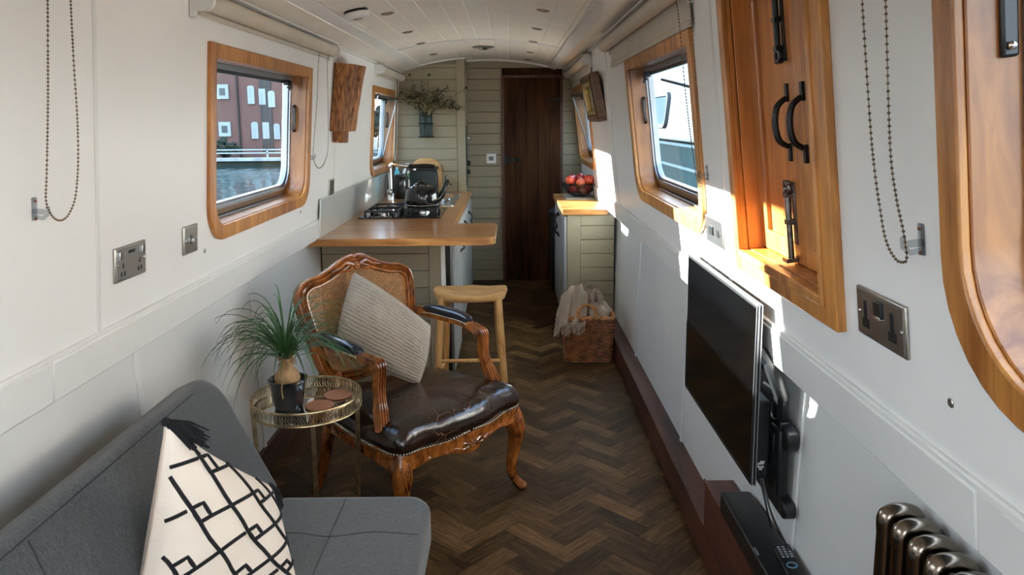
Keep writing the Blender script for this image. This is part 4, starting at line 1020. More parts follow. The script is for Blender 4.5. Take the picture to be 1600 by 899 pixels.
for a_ in (math.radians(205), math.radians(100), math.radians(-8), math.radians(232)):
    if a_ == math.radians(232): continue
    b = B(); c_, s_ = cos(a_), sin(a_); p = Vector((c_*(R0-.006), s_*(R0-.006), zt0-.004)); q = Vector((c_*(R0-.02), s_*(R0-.02), 0))
    tn = Vector((-s_, c_, 0))
    b.tube([p, q], 1, up=tuple(tn), sect=[(-.008, -.002), (.008, -.002), (.008, .003), (-.008, .003)]); b.tube([p+tn*.006, q+tn*.006], 1, up=tuple(tn), sect=[(-.002, -.008), (.003, -.008), (.003, .008), (-.002, .008)])
    obj('leg', b, 'brass', stb)
for (x, y, lab) in ((-.690, 2.572, 'round terracotta leather coaster nearer the plant pot'), (-.648, 2.678, 'round terracotta leather coaster farther back on the tray')):
    b = B(); b.lathe([(0, 0), (.049, 0), (.051, .0015), (.051, .005), (.049, .0065), (0, .0065)], 40)
    o = obj('coaster', b, 'coaster'); o.location = (x, y, zt0+.0035); tag(o, lab, 'coaster', 'round coasters on the side table')
# ------------------------------------------------------------------ ponytail palm
pl = thing('ponytail_palm', 'ponytail palm with swollen bulb in a glossy black pot on the side table', 'potted plant', loc=(-.799, 2.572, zt0+.0035))
b = B(); prof = [(.045, 0), (.048, .004)]+[(.048+.016*t+(.0012 if i % 2 else 0), .006+.088*t) for i, t in enumerate([k/14 for k in range(15)])]+[(.068, .098), (.069, .106), (.064, .106), (.060, .092)]
b.lathe(prof, 36); obj('pot', b, 'pot', pl)
b = B(); b.lathe([(.061, .088), (.03, .092), (0, .093)], 24); obj('soil', b, 'soil', pl)
b = B(); b.lathe([(.030, .083), (.041, .094), (.045, .108), (.040, .126), (.027, .142), (.018, .156), (.015, .172), (.013, .185), (0, .19)], 28); obj('bulb', b, 'bulb', pl)
b = B(); rs = random.Random(11)
for i in range(46):
    a_ = rs.uniform(0, 2*PI); z = rs.uniform(.14, .185); r_ = .018
    b.tube([(r_*.8*cos(a_), r_*.8*sin(a_), z), (r_*1.25*cos(a_), r_*1.25*sin(a_), z+.012), (r_*1.9*cos(a_+.2), r_*1.9*sin(a_+.2), z+rs.uniform(-.01, .02))], [.003, .0022, .0006], 4)
obj('dry_husk', b, 'husk', pl)
b = B(); b.tube(catmull([(0, -.044, .10), (.002, -.068, .107), (.0, -.072, .085), (.003, -.071, .055)], 5), .0022, 5)
obj('hanging_root', b, 'husk', pl)
b = B()
for i in range(135):
    a_ = rs.uniform(0, 2*PI); up = rs.random(); ln = rs.uniform(.18, .36); el = math.radians(rs.uniform(22, 84)); dr_ = rs.uniform(.7, 1.5)
    reach = -.14 if cos(a_) < 0 else 0
    p = Vector((.010*cos(a_), .010*sin(a_), .175+.02*rs.random())); pts = []; d = Vector((cos(a_)*cos(el), sin(a_)*cos(el), sin(el))); K = 12
    for k in range(K+1):
        pts.append(p.copy()); st_ = ln/K; p = p+d*st_
        d = (d+Vector((cos(a_)*.03, sin(a_)*.03, -.40*dr_*(k/K)**.8*(1 if ln > .2 else .7)))).normalized()
        wx = p.x-.799
        if wx < -1.035: p.x = -1.035+.799; 
    sv = Vector((-sin(a_), cos(a_), 0)); vs = []
    for k, q in enumerate(pts):
        w = .0032*(1-(k/K)**2.2)+.0003
        vs += [q-sv*w+Vector((0, 0, .0008)), q-Vector((0, 0, .0008)), q+sv*w+Vector((0, 0, .0008))]
    fs = []
    for k in range(K): o_ = k*3; fs += [(o_, o_+1, o_+4, o_+3), (o_+1, o_+2, o_+5, o_+4)]
    b.add(vs, fs)
obj('foliage', b, 'leaf', pl, solid=.0004)

# ------------------------------------------------------------------ carved armchair
ch = thing('armchair', 'carved cane back armchair with dark brown leather seat', 'armchair', loc=(-.19, 2.687, 0), rz=math.radians(49))
half = [(0, -.045), (.10, -.04), (.20, -.018), (.285, -.018), (.318, .02), (.320, .10), (.302, .25), (.275, .40), (.252, .475), (.19, .50), (.08, .51)]
full = [(x, y, 0) for x, y in half]+[(0, .512, 0)]+[(-x, y, 0) for x, y in reversed(half[1:])]
ol = [(p.x, p.y) for p in catmull(full, 6, True)]
no = len(ol); cc = (0, .24)
def sc(p, s): return (cc[0]+(p[0]-cc[0])*s, cc[1]+(p[1]-cc[1])*s)
b = B(); prof = [(.96, .345), (.985, .350), (1.005, .358), (1.03, .378), (1.035, .398), (1.01, .420), (.96, .436), (.88, .447), (.75, .455), (.5, .463), (.25, .467)]
vs = []
for s, z in prof:
    for i, p in enumerate(ol):
        q = sc(p, s); w = .004*noise.noise((q[0]*14, q[1]*14, z*9)) if z > .39 else 0
        wr = .0025*sin(i*2.1+s*30)*max(0, (z-.40))/.05 if s > .8 else 0
        vs.append((q[0], q[1], z+w+wr))
vs.append((0, .24, .468)); fs = []
for k in range(len(prof)-1):
    for i in range(no): fs.append((k*no+i, k*no+(i+1)%no, (k+1)*no+(i+1)%no, (k+1)*no+i))
for i in range(no): fs.append(((len(prof)-1)*no+i, (len(prof)-1)*no+(i+1)%no, len(prof)*no))
b.add(vs, fs); seatc = obj('seat', b, 'leather', ch, ang=80)
b = B()
def rim_pt(t): 
    i = int(t) % no; f = t-int(t); p, q = ol[i], ol[(i+1) % no]; return (p[0]*(1-f)+q[0]*f, p[1]*(1-f)+q[1]*f)
per = 0; last = ol[0]; d = 0
for i in range(no*8):
    p = rim_pt(i/8); d += math.hypot(p[0]-last[0], p[1]-last[1]); last = p
    if d > .0105:
        d = 0; q = sc(p, 1.016); x = p[0]; z = .360+(.004*cos(x*22) if p[1] < .1 else 0)
        b.ball((q[0], q[1], z), .0042, 8, 5)
obj('nail_trim', b, 'nail', ch)
# apron
def zb(p):
    x, y = p
    if y < .02: return .300-.010*cos(x*PI/.15)*(1 if abs(x) < .24 else 0)-.012*math.exp(-(x/.05)**2)
    return .300+.012*sin((y-.02)/.46*PI)
b = B(); vs = []
lay = [(1.012, .358), (1.020, .350), (1.012, .343), (1.006, .330), (1.006, .315), (1.014, None), (1.012, -1), (.95, -1), (.95, .355)]
for s, z in lay:
    for p in ol:
        q = sc(p, s); zz = z if (z and z > 0) else (zb(p)+.007 if z is None else zb(p)); vs.append((q[0], q[1], zz))
fs = []
for k in range(len(lay)):
    k2 = (k+1) % len(lay)
    for i in range(no): fs.append((k*no+i, k*no+(i+1)%no, k2*no+(i+1)%no, k2*no+i))
b.add(vs, fs); apr = obj('apron', b, 'frame_w', ch, ang=60)
b = B(); yf = -.055
for k in range(6): b.ball((.011*cos(k*PI/3), yf, .315+.011*sin(k*PI/3)), .0065, 8, 6)
b.ball((0, yf-.002, .315), .006, 8, 6)
for s_ in (-1, 1):
    b.tube(catmull([(s_*.02, yf+.001, .318), (s_*.045, yf+.004, .325), (s_*.065, yf+.004, .312), (s_*.09, yf+.008, .320), (s_*.12, yf+.012, .314)], 5), [.006-.0002*i for i in range(21)], 6)
    b.tube(catmull([(s_*.02, yf+.001, .308), (s_*.05, yf+.004, .305), (s_*.075, yf+.006, .318), (s_*.10, yf+.010, .308)], 5), [.005-.0002*i for i in range(16)], 6)
obj('carving', b, 'frame_w', apr)
sq = [(cos(a_)*(1+.12*cos(4*a_+PI)), sin(a_)*(1+.12*cos(4*a_+PI))) for a_ in [2*PI*k/16 for k in range(16)]]
for s_ in (-1, 1):
    b = B(); pts = catmull([(s_*.285, .022, .350), (s_*.298, .006, .300), (s_*.306, -.004, .24), (s_*.298, .004, .16), (s_*.290, .010, .09), (s_*.300, -.004, .040), (s_*.318, -.024, .012)], 5)
    rr = [.036, .038, .030, .022, .0175, .0175, .020]; R2 = []
    for i in range(len(pts)): t = i/5; k = min(int(t), 5); f = t-k; R2.append(rr[k]*(1-f)+rr[k+1]*f)
    b.tube(pts, R2, up=(0, -1, 0), sect=sq); b.ball((s_*.318, -.024, .014), .0205, 10, 8, (1, 1, .7))
    lg = obj('leg', b, 'frame_w', ch, ang=60)
    b = B(); fx, fy = s_*.300, -.028
    b.tube(catmull([(fx-.018, fy+.006, .325), (fx-.016, fy-.008, .28), (fx, fy-.004, .225)], 5), .0035, 6); b.tube(catmull([(fx+.018, fy+.006, .325), (fx+.016, fy-.008, .28), (fx, fy-.004, .225)], 5), .0035, 6)
    for k in range(4): b.ball((fx+.008*cos(k*PI/2), fy-.008, .300+.008*sin(k*PI/2)), .006, 6, 5)
    obj('carving', b, 'frame_w', lg)
    b = B(); pts = catmull([(s_*.242, .485, .350), (s_*.246, .505, .27), (s_*.252, .53, .16), (s_*.262, .565, .05), (s_*.268, .585, .012)], 5)
    b.tube(pts, [.026-.0006*i for i in range(len(pts))], up=(0, 1, 0), sect=sq); obj('leg', b, 'frame_w', ch, ang=60)
# back
bv = Vector((0, .235, .972)).normalized(); bn_ = Vector((0, -bv.z, bv.y)); bo_ = Vector((0, .515, .470))
def BK(u, v, d=0): return tuple(bo_+Vector((u, 0, 0))+bv*v+bn_*d)
hb_ = [(0, .010), (.10, .010), (.18, .022), (.222, .065), (.243, .15), (.262, .25), (.274, .325), (.268, .375), (.232, .402), (.175, .412), (.11, .435), (.05, .462)]
bfull = [(x, y, 0) for x, y in hb_]+[(0, .470, 0)]+[(-x, y, 0) for x, y in reversed(hb_[1:])]
bl = [(p.x, p.y) for p in catmull(bfull, 6, True)]
sec = [(-.026, -.022), (.006, -.024), (.015, -.020), (.015, -.015), (.003, -.011), (.012, -.006), (.020, 0), (.012, .006), (.003, .010), (.013, .015), (.012, .020), (.002, .024), (-.026, .022)]
b = B(); b.tube([BK(x, y) for x, y in bl], 1, closed=True, up=tuple(bn_), sect=sec); bf_ = obj('back_frame', b, 'frame_w', ch, ang=60)
b = B()
for k in range(6): b.ball(BK(.012*cos(k*PI/3), .448+.012*sin(k*PI/3), .018), .0075, 8, 6)
b.ball(BK(0, .448, .022), .008, 8, 6)
for s_ in (-1, 1):
    b.tube(catmull([BK(s_*.018, .452, .016), BK(s_*.05, .462, .018), BK(s_*.08, .446, .016), BK(s_*.125, .436, .014)], 5), [.010-.0004*i for i in range(16)], 8)
    b.tube(catmull([BK(s_*.02, .440, .015), BK(s_*.045, .430, .016), BK(s_*.075, .432, .014), BK(s_*.10, .420, .012)], 5), [.007-.0003*i for i in range(16)], 6)
    b.tube(catmull([BK(0, .485, .006), BK(s_*.02, .492, .010), BK(s_*.06, .482, .010), BK(s_*.12, .452, .006)], 5), [.009-.0004*i for i in range(16)], 8)
obj('carving', b, 'frame_w', bf_)
def inside(p, poly):
    c = False; j = len(poly)-1
    for i in range(len(poly)):
        if (poly[i][1] > p[1]) != (poly[j][1] > p[1]) and p[0] < (poly[j][0]-poly[i][0])*(p[1]-poly[i][1])/(poly[j][1]-poly[i][1])+poly[i][0]: c = not c
        j = i
    return c
inn = [((x)*.965, .24+(y-.24)*.965) for x, y in bl]
b = B(); s_ = .0118; hr = .0041
for i in range(-45, 46):
    for j in range(-45, 46):
        cx, cy = (i-j)*s_*.7071, .24+(i+j)*s_*.7071
        if not inside((cx, cy), inn): continue
        cr = [(cx, cy-s_*.7071), (cx+s_*.7071, cy), (cx, cy+s_*.7071), (cx-s_*.7071, cy)]
        vs = []
        for q in range(4):
            p, r_ = cr[q], cr[(q+1) % 4]; vs += [p, ((p[0]+r_[0])/2, (p[1]+r_[1])/2)]
        hv = [(cx+hr*cos(-PI/2+k*PI/4), cy+hr*sin(-PI/2+k*PI/4)) for k in range(8)]
        b.add([BK(x, y, .002+(.0008 if k < 8 else -.0006)) for k, (x, y) in enumerate(vs+hv)], [(k, (k+1) % 8, (k+1) % 8+8, k+8) for k in range(8)])
obj('cane_panel', b, 'cane', ch, solid=-.0016, ang=30)
for s_ in (-1, 1):
    b = B(); b.tube(catmull([(s_*.215, .495, .355), (s_*.20, .500, .42), BK(s_*.185, .015), BK(s_*.19, .04)], 5), .022, up=(0, 1, 0), sect=sq); obj('back_post', b, 'frame_w', ch, ang=60)
    # arm
    b = B(); pts = catmull([BK(s_*.258, .215, -.004), (s_*.272, .46, .672), (s_*.288, .36, .664), (s_*.288, .26, .660), (s_*.275, .185, .652), (s_*.268, .150, .640)], 6)
    sec2 = [(-.6, -1), (.35, -1), (.75, -.80), (.75, -.62), (.42, -.50), (.80, -.36), (.80, -.16), (.42, 0), (.80, .16), (.80, .36), (.42, .50), (.75, .62), (.75, .80), (.35, 1), (-.6, 1), (-.8, .4), (-.8, -.4)]
    b.tube(pts, [.020 if i < len(pts)-8 else .020+.001*(i-len(pts)+8) for i in range(len(pts))], up=(0, 0, 1), sect=sec2)
    b.tube(catmull([(s_*.268, .158, .648), (s_*.268, .138, .630), (s_*.272, .142, .56), (s_*.284, .122, .49), (s_*.298, .10, .42), (s_*.306, .088, .36), (s_*.306, .088, .325)], 6), [.024]*6+[.021]*12+[.024]*12+[.020]*7, up=(0, -1, 0), sect=sec2)
    for q in (-1, 1): b.tube([(s_*.268+q*.024, .158-.010*cos(t)*(1-t/9), .640+.010*sin(t)*(1-t/9)) for t in [k*.45 for k in range(19)]], .0028, 5)
    am = obj('armrest', b, 'frame_w', ch, ang=40)
    b = B(); pts = catmull([(s_*.268, .485, .688), (s_*.280, .43, .690), (s_*.288, .36, .686), (s_*.288, .28, .683), (s_*.282, .225, .676)], 6)
    n_ = len(pts); b.tube(pts, [.006+.020*max(0, sin(PI*(i+.6)/(n_+.2)))**.35 for i in range(n_)], 14); obj('arm_pad', b, 'pad', am)
    b = B()
    for i in range(0, n_*3):
        t = i/3; k = min(int(t), n_-2); f = t-k; p = pts[k].lerp(pts[k+1], min(1, f))
        for q in (-1, 1): b.ball((p.x+q*.021, p.y, p.z-.013), .0030, 6, 4)
    obj('nail_trim', b, 'nail', am)

# quilted pillow on the chair
qo = Vector((-.50, 2.92, .46))
def ql(p): return tuple(Vector(p)-qo)
qc = thing('quilted_cushion', 'grey beige quilted cushion standing on its corner in the armchair', 'cushion', loc=tuple(qo))
NR = 21
def rdg(u, v):
    vv = v+.012*noise.noise((u*6, v*5, 8)); s_ = abs(sin(vv*NR*PI)); return .0046*(s_**.45-.75)+.0022*noise.noise((u*46, v*NR*1.6, 3))+.0012*sin(u*150+9*noise.noise((u*8, v*NR, 1)))*s_
b, S2 = pillow(ql((-.688, 2.855, .625)), ql((-.375, 2.885, .462)), ql((-.330, 2.955, .680)), ql((-.640, 3.02, .888)), .075, conc=-.07, nrm=1, ridge=rdg, nu=70, nv=150, ex=.42, warp=.02)
obj('quilted_cover', b, 'quilt', qc, ang=80)
b = B(); b.tube([S2(t/40, 0, 1) for t in range(41)], .004, 6); b.tube([S2(0, t/40, 1) for t in range(41)], .003, 6); b.tube([S2(1, t/40, 1) for t in range(41)], .003, 6); b.tube([S2(t/40, 1, 1) for t in range(41)], .003, 6); obj('piping', b, 'quilt', qc)

# ------------------------------------------------------------------ stool
so = thing('bar_stool', 'pale wooden stool with saddle seat in front of the breakfast bar', 'stool', loc=(-.215, 3.86, 0))
b = B(); K = 48; vs = []
def sl(t, s):
    c_, n_ = cos(t), sin(t); e = .62
    x = .193*s*(abs(c_)**e)*(1 if c_ >= 0 else -1); y = .120*s*(abs(n_)**e)*(1 if n_ >= 0 else -1)
    y *= 1+.10*cos(PI*x/.19)*(1 if n_ < 0 else 1)
    return x, y
def sz(x, y): return .618+.020*(x/.19)**2*(1 if True else 0)+.006*math.exp(-(x/.035)**2)*max(0, 1-abs(y-.1)/.1)-.010*math.exp(-((abs(x)-.09)/.06)**2-(y/.09)**2)
lay = [(0.0, 'b'), (.80, 'b'), (.93, 'm'), (1.0, 'e'), (.985, 't'), (.93, 't'), (.8, 't'), (.6, 't'), (.4, 't'), (.2, 't')]
for s, k_ in lay:
    for i in range(K):
        x, y = sl(2*PI*i/K, max(s, .001)); z = sz(x, y)
        vs.append((x, y, {'b': .578, 'm': .584, 'e': z-.014, 't': z-(.003 if s > .98 else 0)}[k_]))
fs = [tuple(range(K))]
for k in range(len(lay)-1):
    for i in range(K): fs.append((k*K+i, k*K+(i+1) % K, (k+1)*K+(i+1) % K, (k+1)*K+i))
fs.append(tuple((len(lay)-1)*K+i for i in range(K)))
b.add(vs, fs); obj('seat', b, 'stool', so, ang=50)
lt = {}
for nm, t_, bt in (('fl', (-.145, -.075, .60), (-.185, -.125, 0)), ('fr', (.145, -.075, .60), (.185, -.125, 0)), ('bl', (-.128, .085, .60), (-.16, .155, 0)), ('br', (.130, .085, .60), (.165, .155, 0))):
    b = B(); b.cyl(t_, bt, .0195, 16, .0165); obj('leg', b, 'stoolleg', so); lt[nm] = (Vector(t_), Vector(bt))
def lp_(k, z): a_, c_ = lt[k]; return a_+(c_-a_)*((.60-z)/.60)
for k1, k2, z in (('fl', 'fr', .27), ('fl', 'bl', .20), ('fr', 'br', .20)):
    b = B(); p, q = lp_(k1, z), lp_(k2, z); b.tube([p, p.lerp(q, .5), q], [.009, .0115, .009], 10); obj('stretcher', b, 'stoolleg', so)

# ------------------------------------------------------------------ wicker basket and throws
bk_ = thing('wicker_basket', 'square brown wicker basket with hoop handle by the right kitchen unit', 'basket', loc=(.480, 4.63, 0))
def bp(t, g_=0, z=.15):
    k = 1-.06*(1-z/.29); loop = rrect(-.152*k-g_, .152*k+g_, -.115*k-g_, .115*k+g_, .03, .03, 4); n_ = len(loop); t = (t % 1)*n_; i = int(t); f = t-i; p, q = loop[i % n_], loop[(i+1) % n_]
    return (p[0]*(1-f)+q[0]*f, p[1]*(1-f)+q[1]*f)
# even parametrisation
def evenloop(z, g_=0, n_=112):
    pts = [bp(i/400, g_, z) for i in range(400)]; cum = [0]
    for i in range(400): a_, c_ = pts[i], pts[(i+1) % 400]; cum.append(cum[-1]+math.hypot(a_[0]-c_[0], a_[1]-c_[1]))
    out = []; j = 0
    for k in range(n_):
        s_ = cum[-1]*k/n_
        while cum[j+1] < s_: j += 1
        f = (s_-cum[j])/(cum[j+1]-cum[j]+1e-9); a_, c_ = pts[j], pts[(j+1) % 400]; out.append((a_[0]+(c_[0]-a_[0])*f, a_[1]+(c_[1]-a_[1])*f))
    return out
b = B(); NZ = 24; rs = random.Random(4)
for r_ in range(NZ):
    z = .008+.272*r_/(NZ-1); e = evenloop(z); c_ = (0, 0)
    pts = []
    for i, p in enumerate(e):
        d_ = Vector((p[0], p[1], 0)).normalized(); w = .0055*sin(2*PI*i/7*1.0+(PI if r_ % 2 else 0)+(r_//4)*.5)
        pts.append((p[0]+d_.x*w, p[1]+d_.y*w, z+.0012*noise.noise((i*.4, r_*3, 0))))
    b.tube(pts, .0066, 6, closed=True)
obj('weave', b, 'wicker', bk_)
b = B(); e0, e1 = evenloop(.0), evenloop(.28)
for i in range(0, 112, 7): b.cyl((e0[i][0], e0[i][1], .004), (e1[i][0], e1[i][1], .285), .004, 6)
obj('stakes', b, 'wicker', bk_)
b = B(); e = evenloop(.285, 0, 160)
for ph in (0, PI):
    b.tube([(p[0]+.007*cos(i*.55+ph)*Vector((p[0], p[1])).normalized().x, p[1]+.007*cos(i*.55+ph)*Vector((p[0], p[1])).normalized().y, .288+.007*sin(i*.55+ph)) for i, p in enumerate(e)], .0062, 6, closed=True)
obj('rim', b, 'wickerl', bk_)
b = B(); e = evenloop(.0, 0, 160)
for ph in (0, PI): b.tube([(p[0], p[1]+.003*cos(i*.5+ph), .008+.004*sin(i*.5+ph)) for i, p in enumerate(e)], .005, 6, closed=True)
b.box(-.13, .13, -.10, .10, .001, .008); obj('base', b, 'wicker', bk_)
for sy, x0 in ((-1, -.018), (1, .0)):
    b = B()
    for ph in (0, 2*PI/3, 4*PI/3):
        pts = []
        for i in range(41):
            a_ = -.35+(PI+.7)*i/40; x = x0+.058*cos(a_); z = .305+.068*sin(a_); k = .006
            pts.append((x+k*cos(i*.9+ph)*cos(a_), sy*(.122+k*sin(i*.9+ph)), z+k*cos(i*.9+ph)*sin(a_)))
        b.tube(pts, .0055, 6)
    obj('handle', b, 'wickerl', bk_)
tw = thing('throw_blanket', 'cream fringed throw folded over the left edge of the basket', 'blanket', loc=(.42, 4.60, .30))
b = B()
def thr(u, v):
    # v: 0 at the back inside the basket, over a ridge, 1 at the fringe
    px = -.115+.175*u+(-.045*(v-.5) if v > .5 else 0)-.01*v; 
    py = .10-.215*v; z = -.05+.235*math.exp(-((v-.45)/.33)**2)*(1-.45*abs(u-.60)**1.6*2)-.03*max(0, v-.5)
    f = .010*sin(u*17+v*3)+.008*noise.noise((u*5, v*5, 1))
    return (px+f*.5, py-f*.8, z+f)
b.grid(thr, 50, 40); obj('cloth', b, 'throw', tw, solid=.005, ang=80)
b = B(); rs = random.Random(9)
for k in range(30):
    u = k/29*.95; p = Vector(thr(u, 1)); 
    b.tube(catmull([p+Vector((0, .004, .004)), p+Vector((-.004+rs.uniform(-.006, .006), -.008, -.022)), p+Vector((-.008+rs.uniform(-.012, .012), -.010, -.046-rs.random()*.012))], 4), [.0028]*5+[.0034]*4, 5)
for k in range(22):
    v = .62+.36*k/21; p = Vector(thr(0, v)); b.tube([p, p+Vector((-.010, -.004, -.02)), p+Vector((-.012+rs.uniform(-.01, .006), -.006, -.05))], .0026, 5)
obj('fringe', b, 'throw', tw)
tw = thing('throw_blanket', 'crumpled beige throw with tangled fringe stuffed in the right of the basket', 'blanket', loc=(.545, 4.63, .28))
b = B()
def mound(u, v):
    a_ = 2*PI*u; ph = PI*v
    r_ = 1+.16*noise.noise((cos(a_)*1.6, sin(a_)*1.6, ph*1.5))+.07*sin(a_*5+ph*4)
    return (.078*r_*sin(ph)*cos(a_), .095*r_*sin(ph)*sin(a_), .01-.085*cos(ph)*r_)
b.grid(mound, 60, 30); obj('cloth', b, 'throw', tw, weld=True, ang=80)
b = B()
def mound2(u, v):
    p = mound(u, v); return (p[0]*.55-.045, p[1]*.5+.03, p[2]*1.1+.075)
b.grid(mound2, 40, 24); obj('inner_fold', b, 'throwb', tw, weld=True, ang=80)
b = B()
for k in range(60):
    p = Vector((-.045+rs.uniform(-.04, .04), .0+rs.uniform(-.03, .03), .14+rs.uniform(-.01, .025))); d_ = Vector((rs.uniform(-.7, 1), rs.uniform(-.9, .2), -.6)).normalized()
    b.tube(catmull([p, p+d_*.02+Vector((0, 0, .010)), p+d_*.045+Vector((0, 0, -.004)), p+d_*.06+Vector((0, 0, -.02))], 3), .0024, 5)
obj('fringe', b, 'throw', tw)

# ------------------------------------------------------------------ television corner
tv = thing('television', 'slim black flat television mounted low on the right wall', 'television', loc=(.63, 2.2365, .786)); tv.scale = (1.05, 1.05, 1.05)
b = B(); b.box(-.006, -.004, -.350, .350, -.222, .222); obj('screen', b, 'screen', tv)
b = B(); b.ring([(-.357, -.23), (.357, -.23), (.357, .23), (-.357, .23)], [(-.349, -.218), (.349, -.218), (.349, .222), (-.349, .222)], -.0065, .004, lambda p, x: (x, p[0], p[1])); obj('bezel', b, 'black', tv, bev=.001)
b = B(); b.ring([(-.359, -.232), (.359, -.232), (.359, .232), (-.359, .232)], [(-.35, -.22), (.35, -.22), (.35, .22), (-.35, .22)], -.003, .0005, lambda p, x: (x, p[0], p[1])); b.ring([(-.359, -.232), (.359, -.232), (.359, .232), (-.359, .232)], [(-.35, -.22), (.35, -.22), (.35, .22), (-.35, .22)], .005, .008, lambda p, x: (x, p[0], p[1])); obj('edge_band', b, 'alu', tv)
b = B(); b.box(-.003, .008, -.352, .352, -.225, .225); obj('rear_shell', b, 'black', tv, bev=.002)
b = B(); b.box(.006, .048, -.335, .30, -.225, -.02); hs = obj('rear_housing', b, 'black', tv, bev=.006)
b = B()
for z0, z1, x0, x1 in ((-.195, -.191, .018, .034), (-.191, -.186, .018, .021), (-.186, -.182, .018, .034), (-.201, -.197, .022, .030), (-.181, -.177, .024, .036)): b.box(x0, x1, -.3362, -.335, z0, z1)
obj('side_label', b, 'whitep', hs)
br = thing('tv_bracket', 'black steel wall bracket holding the television off the lower wall', 'tv bracket', loc=(.722, 1.95, .60))
b = B()
for z, h in ((.085, .030), (-.105, .022)):
    b.prism(rrect(-.15, .20, z-h, z+h, h*.9, h*.9, 6), -.028, .005, lambda p, x: (x, p[0], p[1]))
obj('wall_bar', b, 'black', br, bev=.005)
b = B(); b.box(-.030, -.004, -.10, -.055, -.12, .12); b.box(-.034, -.026, -.092, -.085, -.09, .06); obj('upright', b, 'black', br, bev=.006)
b = B(); b.box(-.036, -.02, -.11, -.04, -.045, .10); b.box(-.040, -.028, -.08, .28, -.02, .08); b.tube([(-.025, -.08, .13), (-.035, -.11, .20), (-.055, -.10, .26), (-.078, -.06, .30)], .020, 10); obj('swivel_arm', b, 'black', br, bev=.008)
sh = thing('low_shelf', 'reddish wooden ledge carrying the soundbar on the right plinth', 'shelf', loc=(.66, 1.6, .134))
b = B(); b.box(-.028, .066, -.95, .735, .0, .186); obj('box', b, 'redwood', sh, bev=.003)
b = B(); b.box(-.032, -.026, -.952, .738, .170, .190); obj('lip', b, 'redwood', sh, bev=.002)
sbr = thing('soundbar', 'matt black soundbar lying on the low wooden ledge', 'soundbar', loc=(.671, 1.70, .3225))
b = B(); b.prism(rrect(-.046, .048, -.40, .44, .014, .014, 5), 0, .060); obj('body', b, 'black', sbr, bev=.004)
b = B(); b.box(-.0445, -.0435, .10, .135, .0605, .0610); b.box(-.040, -.036, .10, .135, .0595, .0604); obj('badge', b, 'knobw', sbr)
rm = thing('remote_control', 'black remote control with blue ring resting on the soundbar', 'remote control', loc=(.694, 1.735, .3835)); rm.rotation_euler = (0, -.10, -.06)
b = B(); b.prism(rrect(-.022, .022, -.092, .092, .008, .008, 5), .0, .014); obj('body', b, 'black', rm, bev=.003)
b = B()
for i in range(3):
    for j in range(5): b.box(-.014+.0115*i, -.007+.0115*i, .03+.011*j, .0345+.011*j, .014, .0155)
obj('buttons', b, 'knobw', rm)
b = B(); b.tube([(.012*cos(t), -.005+.012*sin(t), .0145) for t in [2*PI*k/24 for k in range(24)]], .0016, 6, closed=True); obj('control_ring', b, 'blueb', rm)
b = B(); b.lathe([(.006, .014), (.006, .016), (0, .0165)], 16, (0, -.005, 0)); obj('centre_button', b, 'black', rm)
cbx = B(); cbx.tube(catmull([(.672, 1.93, .56), (.680, 1.90, .50), (.690, 1.87, .45), (.708, 1.80, .40), (.722, 1.72, .375)], 8), .0028, 6); cbx.tube(catmull([(.675, 1.97, .56), (.685, 1.95, .50), (.70, 1.93, .42), (.724, 1.94, .34)], 8), .0028, 6)
tag(obj('cable', cbx, 'black'), 'black cables hanging from the television to the ledge', 'cable')
cbx = B(); cbx.tube(catmull([(.672, 1.93, .80), (.69, 1.88, .79), (.705, 1.86, .75), (.70, 1.88, .715), (.685, 1.92, .72)], 8), .004, 6); tag(obj('cable', cbx, 'whitep'), 'short white cable looped behind the television', 'cable')

rd = thing('column_radiator', 'polished bronze column radiator at the bottom right', 'radiator', loc=(.690, 1.25, 0))
def rsec():
    b = B()
    for x in (-.024, .024): b.cyl((x, 0, .13), (x, 0, .79), .0165, 16)
    for z, s_ in ((.79, 1), (.13, -1)):
        b.tube(catmull([(-.024, 0, z-.02*s_), (-.024, 0, z+.004*s_), (-.012, 0, z+.012*s_), (.012, 0, z+.012*s_), (.024, 0, z+.004*s_), (.024, 0, z-.02*s_)], 5), .0175, 14)
    for z in (.765, .155): b.cyl((0, -.027, z), (0, .027, z), .020, 18); b.cyl((0, -.004, z), (0, .004, z), .024, 18)
    return b
s0 = obj('section', rsec(), 'bronze', rd)
for k in range(1, 9):
    c_ = s0.copy(); C.objects.link(c_); c_.parent = rd; c_.location = (0, -.052*k, 0)
b = B(); b.lathe([(.018, 0), (.022, .004), (.022, .012), (0, .016)], 20, (0, .027, .765), Matrix.Rotation(-PI/2, 3, 'X')); obj('end_plug', b, 'bronze', rd)
for y in (0, -.416):
    b = B(); b.cyl((0, y, .135), (0, y, .0), .014, 12, .018); obj('foot', b, 'bronze', rd)

# ------------------------------------------------------------------ outside
w = B(); w.add([(-60, -30, -.05), (40, -30, -.05), (40, 80, -.05), (-60, 80, -.05)], [(0, 1, 2, 3)]); tag(obj('canal_water', w, 'water'), 'rippled dark canal water outside the windows', 'water', None, 'structure')
q = thing('quay', 'pale stone quay edge with dark bank across the canal', 'quay', loc=(0, 0, 0), kind='structure')
b = B(); b.box(-40, 6, 27.4, 60, -.06, .12); obj('bank', b, 'hedge', q)
b = B(); b.box(-40, 6, 27.3, 27.9, .12, .22); obj('coping', b, 'stone', q)
rl = thing('quay_railing', 'pale horizontal railing along the far quay', 'railing', loc=(0, 0, 0))
b = B()
for z in (.48, .36): b.box(-20, 2, 27.95, 28.0, z, z+.045)
obj('rail', b, 'whitew', rl)
for k in range(11):
    b = B(); b.box(-20+2.2*k, -19.95+2.2*k, 27.95, 28.0, .22, .52); obj('post', b, 'whitew', rl)
